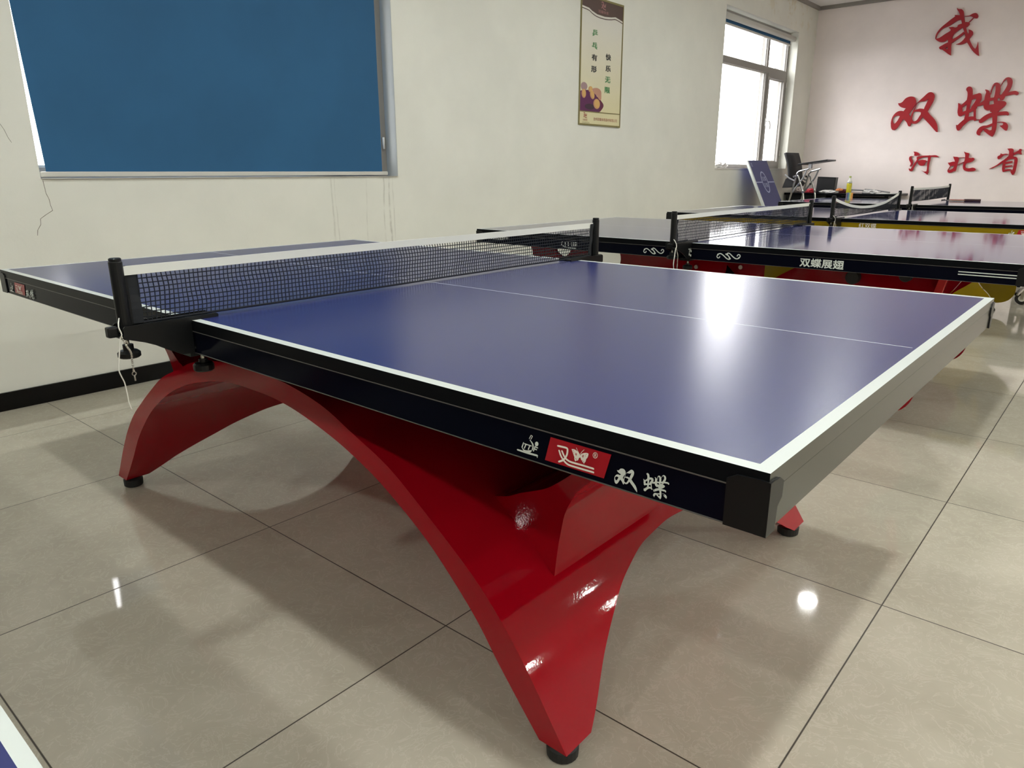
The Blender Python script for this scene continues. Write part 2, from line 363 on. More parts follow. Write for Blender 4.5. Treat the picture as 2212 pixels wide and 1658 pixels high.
# outlines: red characters in mm on the far wall (x, z), apron marks in 0.1 mm (x, z)
CH = {'wo':([[(-613,3030),(-594,3011),(-560,3005),(-538,2987),(-527,2961),(-517,2922),(-505,2876),(-498,2852),(-477,2790),(-461,2743),(-446,2716),(-426,2663),(-400,2611),(-366,2558),(-339,2533),(-327,2566),(-325,2611),(-319,2595),(-303,2518),(-287,2450),(-304,2457),(-350,2496),(-389,2542),(-422,2591),(-442,2621),(-468,2683),(-492,2746),(-513,2790),(-531,2849),(-546,2888),(-564,2936),(-583,2976),(-604,3005)],[(-624,2947),(-594,2943),(-565,2937),(-537,2925),(-530,2886),(-550,2886),(-578,2881),(-618,2857),(-665,2830),(-715,2813),(-742,2799),(-775,2764),(-789,2733),(-795,2709),(-803,2700),(-803,2731),(-793,2765),(-772,2799),(-743,2832),(-700,2867),(-661,2899),(-616,2931)],[(-799,2703),(-780,2697),(-754,2704),(-700,2739),(-645,2771),(-644,2786),(-670,2812),(-626,2813),(-595,2803),(-574,2809),(-570,2827),(-535,2838),(-494,2852),(-461,2846),(-444,2831),(-449,2813),(-477,2790),(-513,2790),(-550,2768),(-589,2738),(-609,2702),(-612,2668),(-657,2676),(-687,2653),(-724,2649),(-760,2662),(-798,2691)],[(-732,2601),(-655,2638),(-622,2638),(-612,2622),(-611,2591),(-644,2586),(-675,2570),(-694,2576),(-711,2564),(-735,2572),(-744,2592)],[(-644,2588),(-612,2606),(-603,2544),(-597,2483),(-615,2492),(-682,2544),(-711,2564),(-675,2569),(-643,2558)],[(-643,2778),(-600,2739),(-611,2691),(-605,2625),(-646,2625),(-657,2676)],[(-627,2673),(-605,2671),(-544,2706),(-497,2743),(-484,2719),(-520,2688),(-566,2655),(-609,2625),(-635,2628)],[(-446,2764),(-422,2755),(-397,2735),(-391,2705),(-401,2687),(-421,2655),(-441,2623),(-471,2605),(-513,2598),(-562,2607),(-527,2617),(-491,2643),(-468,2679),(-448,2715),(-438,2721)],[(-458,2923),(-429,2938),(-397,2941),(-376,2927),(-365,2904),(-371,2884),(-392,2883),(-415,2893),(-446,2912),(-482,2915),(-511,2918),(-512,2922),(-483,2922)]],[[(-416,2888,8),(-454,2846,10)]]),'shuang':([[(-1131,1952),(-1108,1950),(-1082,1963),(-1051,2003),(-1018,2021),(-982,2025),(-949,2015),(-926,1989),(-915,1952),(-920,1919),(-942,1879),(-964,1839),(-980,1807),(-1006,1791),(-1033,1759),(-1060,1714),(-1095,1648),(-1124,1618),(-1149,1616),(-1170,1634),(-1183,1686),(-1171,1719),(-1145,1697),(-1128,1704),(-1104,1741),(-1086,1787),(-1050,1849),(-1027,1884),(-1060,1889),(-1094,1904),(-1119,1926)],[(-1182,1681),(-1186,1728),(-1180,1770),(-1164,1807),(-1138,1837),(-1107,1852),(-1075,1853),(-1045,1843),(-1007,1800),(-1044,1780),(-1086,1787),(-1116,1796),(-1147,1787),(-1165,1769),(-1170,1740),(-1157,1706),(-1145,1697),(-1160,1672)],[(-1060,1835),(-1010,1825),(-970,1794),(-952,1751),(-935,1717),(-936,1692),(-947,1657),(-958,1654),(-972,1665),(-993,1703),(-1022,1734),(-1049,1751),(-1070,1786)],[(-905,1939),(-872,1974),(-831,2016),(-791,2056),(-761,2064),(-732,2052),(-713,2025),(-709,1996),(-720,1940),(-743,1885),(-766,1829),(-794,1834),(-810,1864),(-794,1920),(-773,1984),(-819,1958),(-866,1955)],[(-823,1848),(-766,1829),(-733,1791),(-693,1752),(-660,1714),(-635,1672),(-620,1622),(-612,1573),(-624,1573),(-664,1611),(-729,1680),(-797,1748),(-841,1808)]],[[(-905,1939,6),(-924,1866,8),(-945,1788,16),(-944,1738,21),(-926,1709,27),(-893,1701,33),(-860,1722,35),(-832,1771,41),(-809,1806,45)],[(-933,1841,12),(-894,1848,29),(-855,1850,41),(-813,1835,53)]]),'die':([[(-366,2077),(-355,2095),(-333,2101),(-309,2087),(-294,2052),(-286,1998),(-286,1939),(-294,1871),(-292,1801),(-293,1747),(-330,1749),(-330,1813),(-332,1883),(-340,1932),(-339,1991),(-346,2036),(-361,2057)],[(-415,1652),(-393,1649),(-368,1665),(-344,1629),(-370,1585),(-388,1583),(-404,1611)],[(-145,1872),(-92,1874),(-32,1883),(-1,1913),(51,1909),(79,1898),(89,1874),(71,1841),(33,1804),(19,1786),(-65,1790),(-69,1810),(-100,1809),(-131,1837)],[(-75,1594),(-40,1573),(-19,1577),(15,1615),(14,1542),(3,1495),(-31,1514),(-98,1570),(-110,1591)],[(29,1666),(77,1669),(118,1658),(144,1630),(150,1591),(144,1564),(128,1565),(88,1598),(57,1626),(84,1627),(95,1637),(88,1654),(61,1660),(30,1661)]],[[(-389,1866,34),(-341,1913,39),(-286,1969,48),(-225,1984,57)],[(-217,1989,57),(-210,1944,57),(-230,1897,48),(-255,1854,43),(-268,1820,34)],[(-425,1908,10),(-402,1862,44),(-394,1807,54),(-385,1776,49)],[(-389,1776,44),(-341,1794,39),(-281,1816,39),(-231,1848,33)],[(-240,1848,29),(-232,1798,24),(-225,1749,24),(-217,1699,19)],[(-384,1621,49),(-369,1640,54),(-333,1679,54),(-288,1717,48),(-239,1725,39),(-209,1704,24)],[(-310,1773,39),(-312,1723,44)],[(-217,1876,29),(-158,1897,43),(-118,1929,42),(-54,1940,33),(8,1965,33),(90,1988,37),(153,1998,41),(180,1987,37)],[(-155,2050,9),(-129,2027,33),(-122,1978,56),(-121,1915,57),(-115,1851,57),(-93,1826,38)],[(-94,1995,9),(-87,2062,12),(-68,2109,23),(-40,2102,42),(-24,2053,51),(-23,1991,51),(-31,1934,42),(-19,1885,42)],[(-5,2071,7),(16,2131,9),(45,2164,23),(78,2145,50),(90,2097,50),(77,2041,51),(51,1991,46),(33,1939,46)],[(-147,1686,48),(-104,1723,57),(-55,1751,52),(18,1762,42),(104,1767,42),(124,1752,28)],[(-18,1797,66),(-9,1739,52),(1,1665,47),(6,1591,47),(3,1527,33),(2,1503,9)],[(-20,1641,28),(-70,1619,29),(-113,1611,38),(-136,1587,53),(-153,1547,43),(-141,1527,24)],[(-209,1706,6),(-168,1704,6)]]),'he':([[(-860,1336),(-827,1331),(-799,1318),(-780,1297),(-791,1280),(-799,1283),(-826,1280),(-851,1289),(-844,1298),(-846,1312)],[(-730,1093),(-702,1081),(-673,1084),(-656,1095),(-647,1070),(-660,1047),(-695,1070)],[(-797,1212),(-770,1223),(-739,1231),(-706,1225),(-683,1211),(-699,1191),(-703,1166),(-741,1155),(-766,1164),(-786,1187)]],[[(-865,1275,6),(-888,1267,19),(-884,1239,31),(-867,1210,31),(-860,1181,22),(-872,1153,14)],[(-884,1119,6),(-856,1099,34),(-842,1130,25),(-822,1175,22),(-801,1221,17),(-791,1260,19)],[(-793,1254,36),(-752,1268,25),(-713,1273,19),(-635,1275,19),(-588,1273,24),(-558,1263,5)],[(-663,1270,33),(-661,1222,27),(-663,1180,22),(-660,1123,19),(-658,1073,25),(-657,1047,8)]]),'bei':([[(-387,1268),(-372,1263),(-338,1260),(-323,1248),(-320,1221),(-326,1177),(-330,1122),(-335,1089),(-350,1086),(-367,1114),(-362,1150),(-358,1188),(-365,1221),(-382,1249)],[(-437,1192),(-419,1192),(-368,1204),(-351,1191),(-356,1161),(-382,1150),(-403,1150),(-426,1172)],[(-278,1324),(-249,1313),(-216,1301),(-214,1274),(-213,1250),(-185,1245),(-168,1249),(-152,1241),(-149,1222),(-162,1206),(-189,1192),(-224,1182),(-234,1163),(-233,1138),(-218,1124),(-190,1120),(-155,1128),(-132,1124),(-118,1113),(-114,1096),(-129,1088),(-172,1083),(-215,1086),(-245,1102),(-260,1135),(-261,1177),(-254,1215),(-253,1253),(-258,1291)]],[[(-401,1153,7),(-416,1117,7),(-420,1095,16),(-405,1083,37),(-381,1089,37),(-358,1108,35)],[(-325,1252,5),(-258,1254,5)],[(-321,1161,7),(-259,1198,7)]]),'sheng':([[(184,1350),(216,1354),(240,1349),(253,1333),(256,1304),(257,1272),(252,1246),(222,1241),(195,1250),(210,1263),(212,1291),(207,1323)],[(124,1298),(145,1287),(184,1292),(208,1284),(186,1280),(161,1274),(140,1248),(119,1229),(107,1229),(98,1259),(121,1277)],[(259,1299),(280,1311),(309,1332),(311,1345),(330,1344),(337,1331),(332,1316),(347,1281),(338,1279),(311,1290),(284,1285),(264,1270)],[(260,1079),(277,1093),(304,1093),(304,1050),(290,1040),(282,1045)]],[[(242,1262,40),(212,1236,33),(181,1210,28),(149,1186,23),(108,1152,15),(64,1126,11),(33,1112,3)],[(177,1202,25),(180,1160,28),(182,1114,28),(189,1085,23)],[(190,1226,20),(224,1233,20),(268,1243,25),(293,1230,32),(299,1185,32),(298,1132,32),(296,1087,32),(293,1050,20),(289,1042,8)],[(193,1181,25),(226,1188,23),(253,1193,22)],[(193,1136,23),(227,1141,18),(263,1148,13)],[(189,1088,23),(223,1096,20),(250,1101,15),(272,1093,8)]])}
AP = {'ittf':[[(10129,7081,18),(10100,7006,18)],[(10150,7071,18),(10203,7070,17)],[(10176,7070,17),(10145,7003,18)],[(10215,7070,17),(10272,7069,17)],[(10248,7070,17),(10219,7003,17)],[(10345,7081,17),(10315,7004,17)],[(10348,7073,17),(10390,7069,17)],[(10333,7038,17),(10372,7037,17)],[(10238,7174,12),(10269,7231,11)],[(10269,7231,11),(10296,7223,11)],[(10296,7223,11),(10268,7172,12)],[(10254,7152,15),(10272,7135,18),(10297,7108,25),(10307,7077,26),(10302,7039,23),(10293,7018,18)],[(10109,6997,13),(10141,6968,24),(10199,6965,35),(10253,6982,32),(10280,7000,12)],[(10019,6946,24),(10209,6945,30),(10385,6951,28)],[(10385,6951,23),(10387,6922,10)]],'ball':[(10405,7133),(10402,7119),(10396,7106),(10386,7095),(10373,7090),(10361,7089),(10351,7094),(10344,7104),(10342,7117),(10344,7131),(10351,7144),(10361,7154),(10373,7160),(10385,7160),(10395,7155),(10402,7145)],'red':[(10619,7289),(11620,7288),(11519,6921),(10522,6920)],'logo':[[(10755,7194,28),(10826,7198,28),(10892,7200,28),(10915,7192,28),(10919,7161,28),(10909,7102,28),(10879,7044,28),(10839,7001,28),(10777,6966,28)],[(10778,7128,28),(10800,7073,28),(10830,7031,28),(10881,6987,28),(10939,6963,28),(11021,6961,28),(11182,6962,27),(11355,6965,27)],[(10827,7134,28),(10853,7087,28),(10887,7046,28),(10946,7019,28),(11019,7014,28),(11180,7018,27),(11353,7017,27)]],'wings':[[(10986,7206),(11030,7214),(11087,7197),(11123,7165),(11129,7121),(11089,7100),(11041,7098),(11016,7144)],[(11045,7113),(11113,7120),(11098,7070),(11067,7057),(11055,7040),(11042,7059),(11034,7078)],[(11132,7153),(11174,7192),(11237,7215),(11268,7210),(11258,7165),(11232,7127),(11185,7118),(11133,7118)],[(11137,7126),(11192,7130),(11232,7123),(11218,7078),(11202,7060),(11197,7041),(11186,7059),(11162,7077),(11147,7094)]],'ant':[[(11128,7159,7),(11094,7199,7),(11065,7244,7)],[(11135,7168,7),(11158,7209,7),(11196,7250,7)]],'spots':[[(11018,7194,11),(11021,7193,11)],[(11027,7171,11),(11029,7171,11)],[(11063,7167,11),(11076,7152,11)],[(11056,7151,11),(11071,7137,11)],[(11078,7086,11),(11080,7083,11)],[(11058,7088,11),(11059,7086,11)],[(11233,7197,10),(11235,7196,10)],[(11222,7170,10),(11224,7169,10)],[(11183,7173,11),(11191,7158,11)],[(11171,7156,11),(11184,7142,11)],[(11170,7089,11),(11173,7087,11)],[(11198,7083,11),(11200,7081,11)]],'reg':[[(11412,7226,7),(11409,7211,7),(11402,7196,7),(11391,7184,7),(11378,7178,7),(11364,7177,7),(11353,7183,7),(11345,7193,7),(11341,7208,7),(11343,7224,7),(11351,7239,7),(11362,7250,7),(11375,7257,7),(11389,7257,7),(11400,7252,7),(11408,7241,7),(11412,7226,7)],[(11366,7192,7),(11368,7237,7)],[(11368,7237,7),(11385,7239,7),(11384,7220,7),(11367,7215,7)],[(11375,7217,7),(11390,7197,7)]]}

# ------------------------------------------------------------------ room shell
def quad_wall(): pass
W1 = (-.294, 1.883, 1.057, 2.86)      # near window opening (y0, y1, z0, z1)
W2 = (6.745, 8.962, 1.112, 2.862)     # far window opening
mb = MB(); X0 = WX - .24
cuts = [BY, W1[0], W1[1], W2[0], W2[1], FY]
for a, b_ in ((BY, W1[0]), (W1[1], W2[0]), (W2[1], FY + .2)): mb.box(X0, WX, a, b_, 0, CZ, M['wall'])
for w in (W1, W2):
    mb.box(X0, WX, w[0], w[1], 0, w[2], M['wall']); mb.box(X0, WX, w[0], w[1], w[3], CZ, M['wall'])
# hairline cracks running down from the blind's corner
def crack(pts, w=.0022):
    for (y0, z0), (y1, z1) in zip(pts, pts[1:]):
        d = Vector((0, y1-y0, z1-z0)); n = Vector((0, -d.z, d.y)).normalized()*w/2; e = Vector((WX+.0006, 0, 0))
        p, q = Vector((0, y0, z0)), Vector((0, y1, z1))
        mb.face([e+p-n, e+q-n*.8, e+q+n*.8, e+p+n], M['crack'])
crack([(-.287, 1.05), (-.283, .99), (-.275, .965), (-.273, .935), (-.268, .912), (-.30, .893), (-.325, .876), (-.328, .85), (-.345, .825), (-.35, .80)])
crack([(-.42, 1.30), (-.405, 1.27), (-.395, 1.235), (-.385, 1.215)], .0018)
struct(mb.build('wall_left'))
mb = MB(); mb.box(WX, RX, FY, FY+.2, 0, CZ, M['farwall']); struct(mb.build('wall_far'))
mb = MB(); mb.box(RX, RX+.2, BY, FY+.2, 0, CZ, M['farwall']); struct(mb.build('wall_right'))
mb = MB(); mb.box(X0, RX+.2, BY-.2, BY, 0, CZ, M['wall']); struct(mb.build('wall_back'))
mb = MB(); mb.box(X0, RX+.2, BY-.2, FY+.2, -.1, 0, M['floor']); struct(mb.build('floor'))
mb = MB(); mb.box(X0, RX+.2, BY-.2, FY+.2, CZ, CZ+.12, M['ceil']); struct(mb.build('ceiling'))
mb = MB(); mb.box(WX, WX+.012, BY, FY, 0, .087, M['skirt']); struct(mb.build('baseboard_left'))
mb = MB(); mb.box(WX, RX, FY-.012, FY, 0, .087, M['skirt']); struct(mb.build('baseboard_far'))
mb = MB()
mb.box(WX, WX+.03, BY, FY, CZ-.045, CZ, M['alu']); mb.box(WX+.03, RX, FY-.03, FY, CZ-.045, CZ, M['alu'])
struct(mb.build('trim_1'))

def window(name, w, split, transom, handle=True, sill=.012):
    y0, y1, z0, z1 = w; xa, xb = WX-.19, WX-.11
    root = bpy.data.objects.new(name, None); COL.objects.link(root); root['kind'] = 'structure'
    mb = MB(); f = .05
    mb.box(xa, xb, y0, y1, z0, z0+f, M['alu']); mb.box(xa, xb, y0, y1, z1-f, z1, M['alu'])
    mb.box(xa, xb, y0, y0+f*.5, z0+f, z1-f, M['alu']); mb.box(xa, xb, y1-f, y1, z0+f, z1-f, M['alu'])
    mb.box(xa, xb, split-.03, split+.03, z0+f, z1-f, M['alu'])
    mb.box(xa, xb, y0+f*.5, split-.03, transom-.035, transom+.035, M['alu'])
    mb.box(xa, xb, split+.03, y1-f, transom-.035, transom+.035, M['alu'])
    mb.build('window_frame', root)
    mb = MB(); a, b_, c, d = split+.03, y1-f, z0+f, transom-.035; g = .055      # opening sash
    mb.box(xa+.01, xb+.012, a, a+g, c, d, M['alu']); mb.box(xa+.01, xb+.012, b_-g, b_, c, d, M['alu'])
    mb.box(xa+.01, xb+.012, a+g, b_-g, c, c+g, M['alu']); mb.box(xa+.01, xb+.012, a+g, b_-g, d-g, d, M['alu'])
    sash = mb.build('window_sash', root)
    hz = z0 + .60
    mb = MB()
    if handle:
      mb.box(xb+.012, xb+.022, a+.012, a+.034, hz-.05, hz+.05, M['white'], .003)
      mb.tube([(xb+.022, a+.023, hz+.01), (xb+.05, a+.026, hz+.012), (xb+.056, a+.05, hz+.008), (xb+.056, a+.085, hz-.03), (xb+.054, a+.09, hz-.085)], .0085, M['white'])
      mb.build('handle', sash)
    mb = MB()                                                              # hinges
    for h in (transom-.17, z0+.18): mb.tube([(xb+.018, y1-f+.012, h), (xb+.018, y1-f+.012, h+.075)], .009, M['aluw'])
    mb.build('hinge', sash)
    for (p, q_, r, s_) in ((y0+f*.5, split-.03, z0+f, transom-.035), (y0+f*.5, split-.03, transom+.035, z1-f), (split+.085, y1-f-.055, z0+f+.055, transom-.09), (split+.03, y1-f, transom+.035, z1-f)):
        mb = MB(); mb.face([(xa+.04, p, r), (xa+.04, q_, r), (xa+.04, q_, s_), (xa+.04, p, s_)], M['glass']); mb.build('pane', root)
        mb = MB(); t = .012                                                # glazing bead
        for bx in ((p, p+t, r, s_), (q_-t, q_, r, s_), (p+t, q_-t, r, r+t), (p+t, q_-t, s_-t, s_)): mb.box(xa+.042, xa+.06, *bx, M['aluw'])
        mb.build('glazing_bead', root)
    mb = MB(); mb.box(WX-.11, WX+.012, y0+.002, y1-.002, z0, z0+sill, M['reveal']); mb.build('window_sill', root)
    return root
window('window_1', W1, 1.33, 2.36, False, .0015)
mb = MB(); mb.box(WX-.108, WX-.001, W1[1]-.004, W1[1]-.0005, W1[2]+.002, W1[3]-.002, mat('shaded_jamb_blue_grey', (.40, .43, .44), .45)); struct(mb.build('jamb_shade_panel'))  # added thin panel, the right reveal's shade put into its blue-grey colour
window('window_2', W2, 8.28, 2.345)

# neighbouring block seen as a pale strip through the far window
mb = MB(); mb.box(-7.88, -7.0, 22, 34, -6, 14, mat('grey_render', (.17, .165, .17), .8))
for k in range(5): mb.box(-7.0, -6.95, 23.5 + k*2.1, 24.6 + k*2.1, 2.2, 3.8, M['alu'])
tag(mb.build('neighbouring_building'), 'pale grey building standing outside beyond the far window', 'building')

# ------------------------------------------------------------------ blinds
t = thing('roller_blind', 'blue roller blind pulled down over the near window', 'blind', (WX-.06, .77, 1.065))
mb = MB(); N = 24; A, B = -1.018, 1.025
Ak = lambda k: max(-1.058, A - .0375*1.64*k/16)
g = [[(.002*math.sin(i*.9) + .001*math.sin(i*2.3 + k), Ak(k) + (B-Ak(k))*i/N, .023 + 1.64*k/16) for i in range(N+1)] for k in range(17)]
for k in range(16):
    for i in range(N): mb.face([g[k][i], g[k][i+1], g[k+1][i+1], g[k+1][i]], M['blind'], True)
bmesh.ops.remove_doubles(mb.bm, verts=mb.bm.verts, dist=1e-5)
mb.build('blind_fabric', t)
mb = MB(); mb.box(-.012, .012, -1.042, 1.065, 0, .024, M['bar'], .005); mb.build('bottom_bar', t)
mb = MB(); mb.tube([(0, -1.05, 1.70), (0, 1.08, 1.70)], .038, M['bar'], 16); mb.build('roller_tube', t)
t = thing('roller_blind', 'grey roller blind rolled up at the top of the far window', 'blind', (WX-.05, 7.853, 2.695))
mb = MB(); mb.tube([(0, -1.08, .082), (0, 1.08, .082)], .034, M['bar'], 16); mb.build('roller_tube', t)
mb = MB(); mb.box(-.034, -.031, -1.04, 1.04, .015, .082, M['blind']); mb.build('blind_fabric', t)
mb = MB(); mb.box(-.044, -.020, -1.05, 1.05, 0, .022, M['bar'], .005); mb.build('bottom_bar', t)

# ------------------------------------------------------------------ round ceiling lamps
proto = None
for ix, x in enumerate((-.33, 1.79, 3.95, 6.1, 8.2)):  # unseen right columns continue the grid, added for glints and fill light
    for y in (-3.3, -1.1, 1.1, 3.3, 5.55, 7.75):
        if (x, y) in ((-.33, 7.75), (1.79, 5.55), (1.79, 7.75)): continue  # third column's far lamp is added to brighten the far wall
        if proto is None:
            r = thing('ceiling_lamp', 'round white downlight set in the ceiling', 'ceiling lamp', (0, 0, 0), 0, 'round ceiling downlights')
            mb = MB(); mb.lathe([(.078, 0), (.10, 0), (.104, -.006), (.10, -.014), (.078, -.016)], (0, 0, 0), M['white'], 28); mb.build('lamp_ring', r)
            mb = MB(); mb.lathe([(.076, -.004), (.076, -.0175)], (0, 0, 0), M['lamp'], 24); mb.build('diffuser', r)
            proto = r
        else: r = copy_tree(proto)
        r.location = (x, y, CZ)

# ------------------------------------------------------------------ table tennis tables
TL, TW, TH = 1.37, .7625, .76
fy_near = lambda a, b, h: (a, -TW - h, b)                    # onto the near long apron (a = x, b = z, h = proud of it)
tenth = lambda L: [(a/1e4, b/1e4) for a, b in L]
def maker_marks(mb, dx, extra_word=True, parts='irb'):
    """the ITTF figure, the red maker's label with its butterfly, and the two brushed characters"""
    fn = fy_near
    def rb(L, h, m): mb.ribbon([(a/1e4 + dx, b/1e4, w/1e4) for a, b, w in L], fn, h, None, m)
    pl = lambda L: [(a/1e4 + dx, b/1e4) for a, b in L]
    if 'i' in parts:
        for L in AP['ittf']: rb(L, .0012, M['ink'])
        mb.flat(pl(AP['ball']), fn, .0012, M['ink'])
    if 'r' in parts:
        mb.flat(pl(AP['red']), fn, .0011, M['labelred'])
        for L in AP['logo']: rb(L, .0016, M['inkw'])
        for L in AP['wings']: mb.flat(smooth_line(pl(L), 3, True), fn, .0016, M['inkw'])
        for L in AP['ant']: rb(L, .0016, M['inkw'])
        for L in AP['spots']: rb(L, .0020, M['labelred'])
        for L in AP['reg']: rb(L, .0016, M['inkw'])
    if 'b' in parts:
        for key, x0, x1, z0, z1 in (('shuang', 1.1685, 1.2035, .688, .7165), ('die', 1.2120, 1.2475, .6885, .7215)):
            P, Rb = CH[key]
            xs = [p[0] for L in P for p in L] + [p[0] for L in Rb for p in L]; zs = [p[1] for L in P for p in L] + [p[1] for L in Rb for p in L]
            sx, sz = (x1-x0)/(max(xs)-min(xs)), (z1-z0)/(max(zs)-min(zs)); u, v = min(xs), min(zs)
            T = lambda p: (x0 + (p[0]-u)*sx + dx, z0 + (p[1]-v)*sz)
            for L in P: mb.flat(smooth_line([T(p) for p in L], 3, True), fn, .0012, M['ink'])
            for L in Rb: mb.ribbon([(*T(p), p[2]*(sx+sz)/2) for p in L], fn, .0013, None, M['ink'])
def swirl(mb, cx, cz, w=.105):
    """a pair of interlaced scrolls printed on the apron"""
    k = w/2
    S1 = [(-1, .12), (-.88, .26), (-.70, .28), (-.45, .05), (-.15, -.32), (.08, -.42), (.12, -.30)]
    S2 = [(-.12, .30), (-.06, .44), (.12, .36), (.40, 0), (.66, -.24), (.86, -.24), (.98, -.08)]
    for L in (S1, S2, [(a*.25-.03, b*.9) for a, b in ((-.8, .3), (0, .1), (.8, -.35))]):
        mb.ribbon([(cx + a*k, cz + b*k*.62, .0045 if i not in (0, len(L)-1) else .007) for i, (a, b) in enumerate(L)], fy_near, .0012, None, M['ink'])
    for sx in (-1, 1):
        pts = [(cx + sx*(k*.93 + .007*math.cos(v)*-1), cz - sx*-.004 + sx*.007*math.sin(v), .004) for v in [i*PI/5 for i in range(8)]]
        mb.ribbon(pts, fy_near, .0012, None, M['ink'])

def tabletop(root, m_top, lw=.02):
    mb = MB()
    xs = [-TL, -TL+lw, 0, TL-.027, TL-lw, TL]; ys = [-TW, -TW+lw, -.0015, .0015, TW-lw, TW]
    for i in range(5):
        for j in range(5):
            edge = i in (0, 4) or j in (0, 4)
            mid = j == 2 and i in (1, 2)
            mb.face([(xs[i], ys[j], TH), (xs[i+1], ys[j], TH), (xs[i+1], ys[j+1], TH), (xs[i], ys[j+1], TH)], M['line'] if edge or mid else m_top)
    z = TH-.025
    c = [(-TL, -TW), (TL, -TW), (TL, TW), (-TL, TW)]
    for (a, b_), (c_, d) in zip(c, c[1:]+c[:1]): mb.face([(a, b_, z), (c_, d, z), (c_, d, TH), (a, b_, TH)], M['endrail'] if a == c_ else M['edge'])
    mb.face([(x, y, z) for x, y in c[::-1]], M['edge'])
    bmesh.ops.remove_doubles(mb.bm, verts=mb.bm.verts, dist=1e-5)
    return mb.build('tabletop', root)

def aprons(root, marks=None, col=None, col_end=None):
    za, zb = TH-.0755, TH-.025; th = .022
    col = col or M['black']
    mb = MB(); mb.box(-TL+.001, TL-.001, -TW+.0005, -TW+th, za, zb-.001, col); 
    mb.box(-TL+.03, TL-.03, -TW-.0012, -TW+.004, zb-.0012, zb+.0002, M['lip']); mb.box(-TL+.03, TL-.03, -TW-.0012, -TW+th, za-.0012, za, M['lip'])
    if marks: marks(mb)
    mb.build('apron', root, False)
    mb = MB(); mb.box(-TL+.001, TL-.001, TW-th, TW-.0005, za, zb-.001, col); mb.build('apron', root)
    for sx in (-1, 1):
        mb = MB(); mb.box(min(sx*(TL-.0005), sx*(TL-th)), max(sx*(TL-.0005), sx*(TL-th)), -TW+th, TW-th, za, zb-.001, M['endrail'] if col is M['black'] else col); mb.build('apron', root)
    for sx in (-1, 1):
        for sy in (-1, 1):
            mb = MB(); w1, w2, t_ = .052, .036, .003
            prof = [(.0005, za-.002), (w1, za-.002), (w1, TH-.018), (w1-.012, TH-.011), (.010, TH-.0095), (.0005, TH-.0105)]
            mb.prism(prof, lambda a, b_, h: (sx*(TL + t_ - a), sy*(TW + h), b_), -.012, t_, M['blackm'])
            prof2 = [(.0005, za-.0025), (w2-.010, za-.0025), (w2-.008, TH-.048), (w2+.004, TH-.040), (w2+.005, TH-.020), (w2-.008, TH-.012), (.004, TH-.0107), (.0005, TH-.0107)]
            mb.prism(prof2, lambda a, b_, h: (sx*(TL + h), sy*(TW + t_ - a), b_), -.012, t_, M['blackm'])
            mb.build('corner_cap', root)

OUT = [(0,.61),(.1,.608),(.2,.598),(.31,.575),(.4,.54),(.52,.492),(.62,.43),(.70,.375),(.78,.315),(.85,.245),(.91,.17),(.965,.09),(1.0,.038)]
INN = [(0,.557),(.095,.555),(.19,.543),(.285,.522),(.37,.497),(.475,.455),(.565,.405),(.64,.355),(.71,.295),(.775,.23),(.83,.16),(.885,.095),(.935,.038)]
CUT = [(-.07,.858),(0,.855),(.07,.858),(.145,.864),(.225,.880),(.272,.892),(.318,.908),(.378,.93),(.423,.948),(.503,.985),(.54,1.0)]   # (y, x)
CUTD = [(x, y) for y, x in smooth_line(CUT, 8)[8:]]
def ycut(x):
    x = abs(x)
    if x <= CUTD[0][0]: return 0.
    for (a, ya), (b_, yb) in zip(CUTD, CUTD[1:]):
        if x <= b_: return ya + (yb-ya)*(x-a)/max(1e-9, b_-a)
    return CUTD[-1][1]
